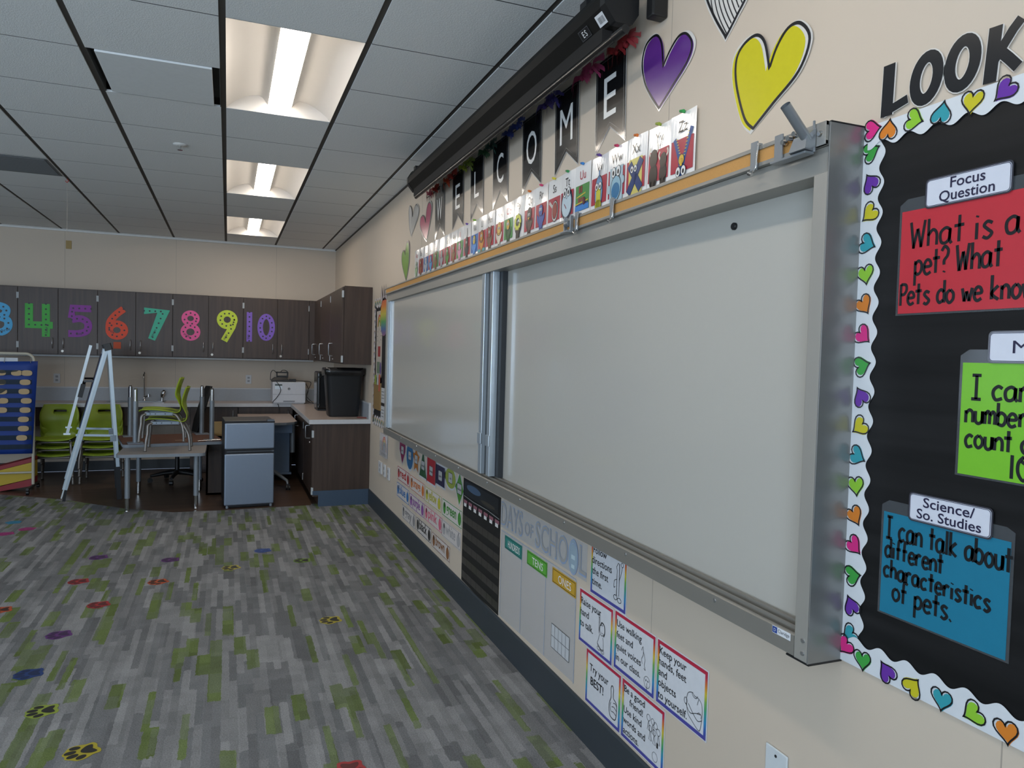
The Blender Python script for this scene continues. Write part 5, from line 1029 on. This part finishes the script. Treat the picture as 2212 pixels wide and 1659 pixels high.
[MB().cyl((-0.13,-0.158,z),(-0.13,-0.196,z),0.011,0.013,10).build('handle_end', chrome, t) for z in (0.07,0.385)]
t = thing('trash_can', 'tall black trash can with a bag folded over its rim on the counter', 'trash can', (1.14, 7.78, 0.8695))
def rr3(w, d, r, z, dz=0.0): return [(x, y, z+(dz*math.sin(7*math.atan2(y,x)) if dz else 0)) for x, y in rrect(-w/2,-d/2,w/2,d/2,r)]
b = MB(); b.loft([rr3(0.30,0.24,0.04,0.0),rr3(0.315,0.25,0.045,0.02),rr3(0.375,0.30,0.05,0.42),rr3(0.385,0.31,0.05,0.44),rr3(0.395,0.32,0.05,0.445),rr3(0.398,0.322,0.05,0.485)],0,True); b.build('bin', M('bin_black','16181b',0.45), t)
b = MB(); b.loft([rr3(0.405,0.33,0.05,0.425,0.016),rr3(0.42,0.345,0.055,0.46,0.006),rr3(0.415,0.34,0.055,0.495,0.004),rr3(0.395,0.32,0.05,0.51,0.003),rr3(0.36,0.29,0.05,0.49,0.004),rr3(0.34,0.27,0.05,0.44)],0,True,False)
V0 = [(0.165,0.07,0.49),(0.205,0.10,0.47),(0.215,0.06,0.42),(0.185,0.03,0.40)]; b.add(V0, [(0,1,2,3)], 0); b.build('bag_liner', M('bag_black','101012',0.25,coat=0.2), t)
t = thing('marker_pen', 'small pen lying on the side counter near the wall', 'pen', (1.30, 7.48, 0.8695)); b = MB(); b.cyl((-0.05,0.03,0.006),(0.04,-0.03,0.006),0.006,0.006,8); b.build('barrel', M('pen_red','7a3a34',0.4), t); b = MB(); b.cyl((0.04,-0.03,0.006),(0.055,-0.04,0.006),0.0065,0.0065,8); b.build('cap', ink_white, t)

# ------------------------------------------------------------------ fridge
t = thing('mini_fridge', 'two-door silver mini fridge standing on the wood floor', 'fridge', (-0.018, 7.45, 0), rz=math.radians(4))
fs = M('fridge_silver', '8f9db0', 0.35, 0.6, var=0.03, scale=30)
b = MB(); b.box(0.004,0.05,0.03,0.456,0.48,0.845); b.box(0.03,0.04,0.0,0.43,0.46,0.03); b.build('cabinet', M('fridge_black','1b1d21',0.4), t, bevel=0.004)
b = MB(); b.box(0.004,0.03,0.845,0.456,0.478,0.852); b.build('top_cover', M('fridge_top','4c4a49',0.35), t, bevel=0.003)
b = MB(); b.box(0,0,0.575,0.46,0.046,0.832); b.build('freezer_door', fs, t, bevel=0.012, seg=3)
b = MB(); b.box(0,0,0.028,0.46,0.046,0.530); b.build('main_door', fs, t, bevel=0.012, seg=3)
b = MB(); b.box(0.006,0.010,0.529,0.454,0.05,0.577); b.box(0.0,0.004,0.83,0.46,0.06,0.848); b.build('grip_recess', M('fridge_gap','15171c',0.35), t); b = MB(); b.box(0.02,0.004,0.549,0.44,0.012,0.555); b.box(0.435,0.0,0.545,0.455,0.02,0.560); b.box(0.39,0.0,0.845,0.455,0.06,0.862); b.build('hinge_trim', M('trim_steel','777d86',0.3,0.8), t)
[MB().cyl((x,0.03,0.0),(x,0.03,0.03),0.014,0.012,10).build('levelling_foot', M('foot_grey','7f858d',0.4), t) for x in (0.03,0.435)]

# ------------------------------------------------------------------ tables
grey_leg = M('leg_grey', '868d94', 0.4, 0.35); edge_grey = M('table_edge', '7c848c', 0.45); lamtop = M('table_top_grey', '97908c', 0.4, var=0.06, scale=90); brown_under = M('table_underside', '5f3d2d', 0.7, var=0.1, scale=12)
t = thing('activity_table', 'low white-grey classroom table carrying the green chairs', 'table', (-0.565, 8.0, 0))
b = MB(); P = [(-0.375,-0.575),(0.375,-0.575),(0.375,0.575),(-0.375,0.575)]
b.poly(rrect(-0.375,-0.575,0.375,0.575,0.05), 0.525, 0.552); b.build('tabletop', lamtop, t)
b = MB(); Q = rrect(-0.379,-0.579,0.379,0.579,0.052); n = len(Q); b.add([(x,y,0.523) for x,y in Q]+[(x,y,0.551) for x,y in Q], [(i,(i+1)%n,n+(i+1)%n,n+i) for i in range(n)], 0); b.build('edge_band', edge_grey, t)
def tleg(b, x, y, zt, zb, up=1, mi0=0): 
    b.cyl((x,y,zt),(x,y,zt-up*(abs(zt-zb)-0.125)),0.024,0.024,18,0); b.cyl((x,y,zt-up*(abs(zt-zb)-0.125)),(x,y,zb+up*0.012),0.0205,0.0195,18,1); b.cyl((x,y,zb+up*0.012),(x,y,zb),0.012,0.016,12,1)
for x, y in ((-0.295,-0.44),(0.295,-0.44),(-0.295,0.48),(0.295,0.48)):
    b = MB(); tleg(b, x, y, 0.524, 0.0); b.box(x-0.06,y-0.06,0.516,x+0.06,y+0.06,0.524,0); b.build('leg', [grey_leg, chrome], t)
t = thing('overturned_table', 'upside-down table with its legs in the air lying on the low table', 'table', (-0.555, 8.42, 0.5535), rz=math.radians(10.5))
b = MB(); P = rrect(-0.47,-0.43,0.47,0.43,0.05); b.poly(P, 0.0, 0.029); b.build('tabletop', brown_under, t)
b = MB(); Q = rrect(-0.474,-0.434,0.474,0.434,0.052); n = len(Q); b.add([(x,y,0.0) for x,y in Q]+[(x,y,0.030) for x,y in Q], [(i,(i+1)%n,n+(i+1)%n,n+i) for i in range(n)], 0); b.build('edge_band', edge_grey, t)
for x, y in ((-0.356,0.317),(-0.356,-0.317),(0.356,0.317),(0.356,-0.317)):
    b = MB(); tleg(b, x, y, 0.03, 0.575, -1); b.box(x-0.07,y-0.07,0.029,x+0.07,y+0.07,0.038,0); b.build('leg', [grey_leg, chrome], t)
b = MB(); b.rect(0.02,-0.22,0.13,-0.18,0.0295,0); b.build('paper_label', M('label_tan','a08a70',0.6), t)
t = thing('silver_rod', 'short silver rod lying on the overturned table near the fridge', 'rod', (-0.17, 8.09, 0.5845), rz=math.radians(8)); b = MB(); b.cyl((-0.11,0,0.008),(0.03,0.005,0.008),0.005,0.005,8); b.cyl((0.03,0.005,0.009),(0.11,0.01,0.009),0.009,0.008,10); b.build('rod', M('rod_silver','c9c4bd',0.25,0.8), t)

# ------------------------------------------------------------------ chairs
green = M('chair_green', '90a42a', 0.42, var=0.04)
PROF = [(0.185,0.283),(0.165,0.300),(0.06,0.303),(-0.06,0.290),(-0.125,0.275),(-0.160,0.283),(-0.172,0.320),(-0.165,0.40),(-0.158,0.47),(-0.172,0.54),(-0.195,0.615)]
WID = [0.145,0.170,0.180,0.178,0.165,0.150,0.145,0.158,0.172,0.168,0.140]
def make_chair():
    t = thing('green_chair', 'x', 'chair')
    prof = smooth(PROF, 4); wid = [w[0] for w in smooth([(w, 0) for w in WID], 4)]
    nv = len(prof); nu = 14; b = MB(); V = []
    for j, ((s, h), w) in enumerate(zip(prof, wid)):
        back = max(0.0, min(1.0, (h-0.34)/0.1))
        for i in range(nu+1):
            u = -1+2*i/nu; x = w*math.copysign(abs(u)**0.85, u)
            V.append((x, s+back*0.030*u*u, h+(1-back)*0.014*(u*u-0.3)))
    F = []
    for j in range(nv-1):
        for i in range(nu):
            if nv-6 <= j <= nv-5 and 5 <= i <= 8: continue
            F.append((j*(nu+1)+i, j*(nu+1)+i+1, (j+1)*(nu+1)+i+1, (j+1)*(nu+1)+i))
    b.add(V, F, 0, True); b.build('seat_shell', green, t, solid=0.008)
    for sx in (-1, 1):
        b = MB(); b.box(sx*0.140-0.006,-0.115,0.255,sx*0.140+0.006,0.135,0.283,0)
        for y in (0.09,0.045,-0.04): b.cyl((sx*0.145,y,0.269),(sx*0.1475,y,0.269),0.0055,0.0055,8,1)
        b.build('seat_rail', [M('rail_blue_grey','7d8791',0.4,0.3), black_pl], t)
        for sy in (-1, 1):
            b = MB()
            p = [(sx*0.138,sy*0.115+0.01,0.268),(sx*0.150,sy*0.150+0.01,0.250),(sx*0.156,sy*(0.185 if sy < 0 else 0.165),0.17),(sx*0.165,sy*(0.200 if sy < 0 else 0.175),0.10),(sx*0.168,sy*(0.205 if sy < 0 else 0.182),0.014)]
            b.tube(smooth(p,4),0.0125,10); b.lathe([(0.010,0),(0.014,0.002),(0.014,0.016),(0.011,0.02)],p[-1][:2]+(0,),10); b.build('leg', M('chair_leg','84807c',0.35,0.6), t)
    for y in (0.125, -0.105): MB().tube([(-0.140,y,0.262),(0.140,y,0.262)],0.010,8).build('cross_tube', M('chair_leg','84807c',0.35,0.6), t)
    return t
proto = make_chair(); first = [True]
def put_chair(x, y, z, rz, label, group, sc=1.0, tilt=0.0):
    o = proto if first[0] else dup(proto); first[0] = False
    o.location = (x, y, z); o.rotation_euler = (tilt, 0, rz); o['label'] = label; o['group'] = group; o.scale = (sc, sc, sc)
put_chair(-0.535, 7.775, 0.5525, PI/2, 'green chair standing on the low table under another chair', 'green chairs stacked on the low table')
put_chair(-0.590, 7.775, 0.640, PI/2, 'green chair nested on top of the chair on the low table', 'green chairs stacked on the low table', tilt=0.0)
for sx, nm in ((-1.765,'stack beside the blue pocket chart'), (-1.325,'stack behind the easel')):
    for k in range(3):
        put_chair(sx, 9.36-0.02*k, 0.0+0.088*k, PI, 'green chair at the %s of the %s' % (('bottom','middle','top')[k], nm), 'green chairs stacked against the sink counter', 1.12)
t = thing('office_chair', 'black mesh-back office chair behind the overturned table', 'office chair', (-0.53, 9.15, 0), rz=math.radians(100))
b = MB(); b.loft([[(x*w, -0.20-0.05*q+0.03*(x*x), z) for x in (-1,-0.5,0,0.5,1)]+[(x*w, -0.22-0.05*q+0.03*(x*x), z) for x in (1,0.5,0,-0.5,-1)] for q, w, z in ((0,0.16,0.56),(0.6,0.21,0.70),(1.6,0.22,0.86),(2.6,0.20,1.04),(3.0,0.14,1.10))]); b.build('backrest', M('mesh_black','131315',0.7), t)
b = MB(); b.loft([rr3(0.46,0.44,0.10,0.43),rr3(0.50,0.48,0.12,0.46),rr3(0.48,0.46,0.12,0.49),rr3(0.40,0.38,0.10,0.50)]); b.build('seat', M('seat_black','17171a',0.8), t)
b = MB(); b.tube(smooth([(0,-0.10,0.44),(0,-0.24,0.45),(0,-0.26,0.56),(0,-0.24,0.70)],4),0.02,8); b.build('back_support', black_pl, t)
b = MB(); b.cyl((0,0,0.09),(0,0,0.44),0.025,0.022,12); b.build('gas_column', black_pl, t)
for k in range(5):
    a = 2*PI*k/5+0.3; e = (0.28*math.cos(a), 0.28*math.sin(a))
    b = MB(); b.tube([(0,0,0.11),(e[0]*0.5,e[1]*0.5,0.10),(e[0],e[1],0.075)],[0.03,0.024,0.016],8); b.build('base_arm', black_pl, t)
    b = MB(); b.cyl((e[0]-0.018*math.sin(a),e[1]+0.018*math.cos(a),0.028),(e[0]+0.018*math.sin(a),e[1]-0.018*math.cos(a),0.028),0.028,0.028,14); b.build('caster', black_pl, t)

# ------------------------------------------------------------------ teacher desk and brown box
desk_top = M('desk_top', 'b3a298', 0.4, var=0.06, scale=60)
t = thing('teacher_desk', 'pale-topped desk with a blue-grey pedestal behind the fridge', 'desk', (0.45, 9.0, 0))
b = MB(); b.poly([(0.12,9.58),(0.12,8.42),(0.46,8.38),(0.62,8.40),(0.70,8.46),(0.745,8.58),(0.745,9.58)],0.715,0.742); b.build('top', desk_top, t, world=True, bevel=0.003)
b = MB(); Pd = [(0.118,8.415),(0.46,8.376),(0.622,8.396),(0.704,8.457),(0.749,8.58)]; b.strip(Pd[::-1],0.004,0.741,0,h=0.026); b.build('edge_band', edge_grey, t, world=True)
ped = M('pedestal_blue_grey','7288a4',0.45,0.1)
b = MB(); b.box(0.40,8.95,0.09,0.70,9.45,0.62); b.box(0.36,8.90,0.075,0.72,9.48,0.10); b.build('pedestal', ped, t, world=True, bevel=0.006)
b = MB(); b.cyl((0.715,8.75,0.36),(0.715,8.75,0.714),0.026,0.026,16); b.build('side_column', grey_leg, t, world=True)
b = MB(); b.box(0.44,8.62,0.60,0.70,8.95,0.714); b.build('crossbar', ped, t, world=True)
b = MB(); b.tube([(0.42,8.75,0.20),(0.52,8.55,0.16),(0.63,8.33,0.10),(0.635,8.325,0.065)],[0.02,0.022,0.016,0.012],10); b.build('floor_arm', M('arm_silver','8f959b',0.35,0.5), t, world=True)
b = MB(); b.cyl((0.615,8.32,0.028),(0.632,8.32,0.028),0.028,0.028,16); b.cyl((0.642,8.32,0.028),(0.66,8.32,0.028),0.028,0.028,16); b.box(0.618,8.305,0.045,0.656,8.335,0.066); b.build('caster', black_pl, t, world=True)
t = thing('brown_storage_box', 'dark brown open wooden storage unit between the tables and the fridge', 'storage unit', (-0.14, 8.55, 0))
b = MB(); b.box(-0.20,8.22,0,-0.18,9.04,0.54); b.box(0.06,8.22,0,0.08,9.04,0.54); b.box(-0.20,9.02,0,0.08,9.04,0.54); b.box(-0.20,8.22,0,0.08,8.24,0.54); b.box(-0.2,8.22,0.0,0.08,9.04,0.02); b.build('carcass', wood_mat('box_brown','241a15','38291f',0.5), t, world=True)
b = MB(); b.box(-0.14,8.95,0.541,0.07,9.03,0.70); b.build('plywood_back', M('plywood','a88a58',0.6), t, world=True)

# ------------------------------------------------------------------ easel
al = M('easel_aluminium', 'c2d2de', 0.3, 0.35); al_r = M('easel_edge', 'd6e2ea', 0.3, 0.25)
ez = thing('easel', 'silver folding whiteboard easel seen edge-on on the wood floor', 'easel', (-1.2, 8.4, 0))
def bar(b, p0, p1, w, d, mi=0, yax=(-0.155,1,0)):
    p0, p1 = [Vector((p[0]-0.02-0.155*(p[1]-8.2), p[1], p[2])) for p in (p0, p1)]; dr = (p1-p0).normalized(); ya = Vector(yax); xa = dr.cross(ya).normalized()
    b.loft([[tuple(p+xa*sx*w/2+ya*sy*d/2) for sx, sy in ((-1,-1),(1,-1),(1,1),(-1,1))] for p in (p0, p1)], mi, False)
for yy in (8.20, 8.86):
    b = MB(); bar(b, (-1.106,yy,1.515), (-1.462,yy,0.115), 0.046, 0.03); b.build('front_leg', al, ez, world=True, bevel=0.003)
    b = MB(); bar(b, (-1.125,yy,1.49), (-1.492,yy,0.03), 0.012, 0.034); b.build('edge_rail', al_r, ez, world=True)
    b = MB(); bar(b, (-1.082,yy,1.535), (-0.998,yy,0.325), 0.034, 0.026); b.build('rear_leg', al, ez, world=True, bevel=0.003)
    b = MB(); bar(b, (-1.0,yy,0.33), (-0.985,yy,0.0), 0.042, 0.04); b.build('rubber_boot', M('boot_black','14161a',0.6), ez, world=True)
    b = MB(); bar(b, (-1.452,yy,0.12), (-1.470,yy,0.0), 0.026, 0.026); b.build('rubber_foot', M('boot_black','14161a',0.6), ez, world=True)
    b = MB(); bar(b, (-1.105,yy,1.565), (-1.085,yy,1.50), 0.075, 0.036); b.build('hinge_cap', black_pl, ez, world=True, bevel=0.01)
    b = MB(); bar(b, (-1.37,yy,0.655), (-1.045,yy,0.645), 0.022, 0.012); bar(b, (-1.042,yy,0.59), (-1.042,yy,0.65), 0.055, 0.04); b.build('spreader', M('spreader_steel','8c98a4',0.3,0.6), ez, world=True)
b = MB(); bar(b, (-1.145,8.53,1.46), (-1.335,8.53,0.72), 0.012, 0.62); b.build('board', M('easel_board_blue','1f2a52',0.3), ez, world=True)
for yy in (8.20, 8.86):
    b = MB(); bar(b, (-1.243,yy,1.545), (-1.442,yy,0.675), 0.026, 0.022); bar(b, (-1.475,yy,0.667), (-1.415,yy,0.667), 0.016, 0.024); b.build('flip_frame', al_r, ez, world=True)
    b = MB(); bar(b, (-1.305,yy,1.16), (-1.335,yy,1.03), 0.042, 0.034); bar(b, (-1.30,yy,1.19), (-1.19,yy,1.19), 0.02, 0.012); b.build('clip', black_pl, ez, world=True)
b = MB(); bar(b, (-1.255,8.53,1.49), (-1.43,8.53,0.725), 0.006, 0.64); b.build('flip_panel', M('easel_panel_dark','2a2430',0.35), ez, world=True)

# ------------------------------------------------------------------ pocket chart stand
cream = M('stand_cream', 'b9b3a2', 0.4)
t = thing('pocket_chart_stand', 'cream tube stand on casters holding the blue pocket chart', 'stand', (-2.4, 8.84, 0))
b = MB(); xr, xl = -1.885, -2.95
b.tube([(xr,8.84,0.075),(xr+0.006,8.84,1.36)]+[(xr+0.006-0.075+0.075*math.cos(a),8.84,1.365+0.075*math.sin(a)) for a in [PI/2*i/6 for i in range(1,7)]]+[(xl+0.075,8.84,1.44),(xl,8.84,1.365),(xl,8.84,0.075)],0.0145,12); b.build('tube_frame', cream, t, world=True)
b = MB(); b.tube([(xl,8.84,0.195),(xr,8.84,0.20)],0.011,10); b.build('lower_rail', cream, t, world=True)
for x in (xr, xl):
    b = MB(); b.tube([(x,8.60,0.06),(x,9.08,0.06)],0.014,10); b.build('floor_bar', M('stand_dark','33312f',0.5), t, world=True)
    [MB().cyl((x-0.012,y,0.024),(x+0.012,y,0.024),0.024,0.024,14).build('caster', black_pl, t, world=True) for y in (8.62,9.06)]
t = thing('blue_pocket_chart', 'large blue pocket chart with clear rows hanging on the cream stand', 'pocket chart', (-2.4, 8.815, 0.35))
b = MB()
NX, NZ = 10, 16; V = []
for j in range(NZ+1):
    for i in range(NX+1):
        u, v = i/NX, j/NZ; V.append((-2.93+(-1.838-0.05*(1-v)+2.93)*u, 8.815-0.012*math.sin(PI*u)*(0.4+0.6*math.sin(3*v)), 0.40+0.965*v-0.012*math.sin(PI*u)*v))
b.add(V, [(j*(NX+1)+i, j*(NX+1)+i+1, (j+1)*(NX+1)+i+1, (j+1)*(NX+1)+i) for j in range(NZ) for i in range(NX)], 0, True); b.build('fabric', M('chart_blue','0b3585',0.6), t, world=True, solid=0.003)
vin = M('pocket_vinyl','2e3a40',0.08,alpha=0.72,coat=0.6)
RZ = [1.245-0.096*k for k in range(9)]
for k, z in enumerate(RZ):
    b = MB(); V = []
    for i in range(9): u = i/8; x = -2.92+1.03*u; yb = 8.797-0.012*math.sin(PI*u)-0.004*math.sin(9*u+k); V += [(x,yb,z-0.026),(x,yb-0.004,z+0.024)]
    b.add(V, [(2*i,2*i+2,2*i+3,2*i+1) for i in range(8)], 0, True); b.build('clear_pocket', vin, t, world=True)
[MB().tube([(x,8.84,1.425),(x,8.822,1.40),(x,8.80,1.345)],0.003,6).build('hanging_ring', steel, t, world=True) for x in (-1.90,-2.13,-2.5,-2.9)]
for k, xs in enumerate(((-2.16,-2.02,-1.93),(-2.16,-1.945),(-2.15,-1.955),(-2.14,-1.935),(-2.15,-1.945),(-1.96,),(-1.96,),(-1.975,))):
    rown = ('first','second','third','fourth','fifth','sixth','seventh','eighth')[k]
    for q, x in enumerate(xs):
        pos = 'outer end' if q == len(xs)-1 else ('inner part' if q == 0 else 'middle')
        t = on_back(thing('oval_card', 'tan oval card at the %s of the %s pocket row' % (pos, rown), 'card', group='tan oval cards in the blue pocket chart'), x, RZ[k]-0.004, 8.7865)
        b = MB(); b.poly([(0.048*math.copysign(abs(math.cos(a))**0.75, math.cos(a)), 0.029*math.copysign(abs(math.sin(a))**0.75, math.sin(a))) for a in [2*PI*i/20 for i in range(20)]],0,0.001); b.build('disc', M('oval_tan','b79c72',0.6), t)
t = thing('folded_sheet', 'paper strip clipped behind the top edge of the blue chart', 'paper', (-2.2,8.85,1.36)); b = MB(); b.box(-2.6,8.835,1.33,-2.02,8.838,1.395); b.build('sheet', M('paper_grey','c3c6c9'), t, world=True)
def mat_(xr, zr, xl, zl, y0, y1, col, nm, label):
    t = thing('folding_mat', label, 'mat', ((xr+xl)/2, y0, 0.1))
    b = MB(); b.loft([[(xr,y,zr[0]),(xr,y,zr[1]),(xl,y,zl[1]),(xl,y,zl[0])] for y in (y0,y1)],0,False); b.build('mat_body', M('mat_'+nm,col,0.5), t, world=True, bevel=0.006)
mat_(-1.90, (0.130,0.300), -2.44, (0.002,0.158), 8.875, 9.10, 'b89d1c', 'yellow', 'yellow folded mat leaning through the foot of the chart stand')
mat_(-1.90, (0.303,0.345), -2.44, (0.161,0.198), 8.875, 9.10, '8a1c26', 'red', 'dark red folded mat lying on the yellow mat')
mat_(-1.90, (0.050,0.127), -2.20, (0.001,0.050), 8.880, 9.10, '8a1c26', 'red', 'dark red mat edge showing under the yellow mat')

# ------------------------------------------------------------------ paw print stickers
def paw(x, y, col, dark, rot, label, nm):
    t = thing('paw_sticker', label, 'sticker', (x, y, 0.0008), rz=rot, group='paw print stickers on the carpet'); t.scale = (0.72, 0.72, 1)
    TO = ((-0.055,0.035,0.019,0.027,0.35),(-0.020,0.066,0.019,0.029,0.1),(0.022,0.066,0.019,0.029,-0.1),(0.056,0.035,0.019,0.027,-0.35))
    PADP = [(0,0.022),(0.022,0.012),(0.045,-0.02),(0.042,-0.045),(0.02,-0.043),(0,-0.036),(-0.02,-0.043),(-0.042,-0.045),(-0.045,-0.02),(-0.022,0.012)]
    out = smooth([(0,-0.058),(0.03,-0.066),(0.062,-0.055),(0.064,-0.02),(0.082,0.02),(0.078,0.06),(0.048,0.085),(0.024,0.104),(0,0.098),(-0.024,0.104),(-0.048,0.085),(-0.078,0.06),(-0.082,0.02),(-0.064,-0.02),(-0.062,-0.055),(-0.03,-0.066)],3,True)
    b = MB(); b.poly(out, 0, 0.0006, 0); b.build('outline', M('paw_'+nm, col, 0.5), t)
    b = MB(); b.face(smooth(PADP,4,True),0.0012,0)
    for cx, cy, rx, ry, r in TO: b.ell(cx,cy,rx,ry,0.0012,0,16,r)
    b.build('pads', M('paw_pad_'+nm, dark, 0.55), t)
K_ = '1f201c'
for x, y, col, dk, rot, lab, nm in ((-1.70,7.31,'3a86a8','357c9c',0.3,'light blue paw sticker beside the two pink ones','light_blue'),(-1.53,7.03,'a83a78','9a3470',1.4,'pink paw sticker between the light blue paw and the purple ones','pink'),(-1.65,6.90,'a83a78','9a3470',1.9,'pink paw sticker lying in front of the other pink one','pink'),
   (-0.85,5.96,'5f2f70','3a2348',1.8,'purple paw sticker behind the two red ones','purple'),(-0.36,5.75,'5f2f70','3a2348',1.6,'purple paw sticker near the middle of the carpet','purple'),(0.28,5.83,'28488a','223e78',1.7,'small blue paw sticker farthest toward the fridge','blue'),
   (0.54,5.47,'6a8a30',K_,1.5,'small green paw sticker beyond the yellow ones, toward the side wall','green'),(0.05,5.43,'a89a2c',K_,1.9,'yellow paw sticker between the purple and green ones','yellow'),(-0.88,5.38,'a02a2e','5a1e20',1.8,'red paw sticker behind another red one','red'),
   (-0.40,5.23,'b8502a','3a2018',2.0,'orange paw sticker lying alone behind the red ones','orange'),(-1.20,4.92,'b8482a','3a2018',1.8,'orange paw sticker at the picture edge','orange'),(-0.69,4.86,'b02a26','4a1a1a',1.9,'red paw sticker in front of the other small red one','red'),
   (0.58,4.20,'b5a22c',K_,1.7,'yellow paw sticker lying nearest the calendar wall','yellow'),(-0.81,4.41,'5a2a68','38204a',1.9,'purple paw sticker behind the navy one','purple'),(-0.84,3.92,'1f3a70','18294e',1.75,'navy blue paw sticker in front of the purple one','navy'),
   (-0.70,3.50,'8a9a3a',K_,1.75,'lime outlined paw sticker behind the large yellow one','lime'),(-0.49,3.10,'b5b02c',K_,2.0,'large yellow paw sticker at the near edge of the carpet','yellow'),(0.44,2.66,'b52428',K_,3.05,'large red paw sticker cut by the lower picture edge','red')):
    paw(x, y, col, dk, rot, lab, nm)
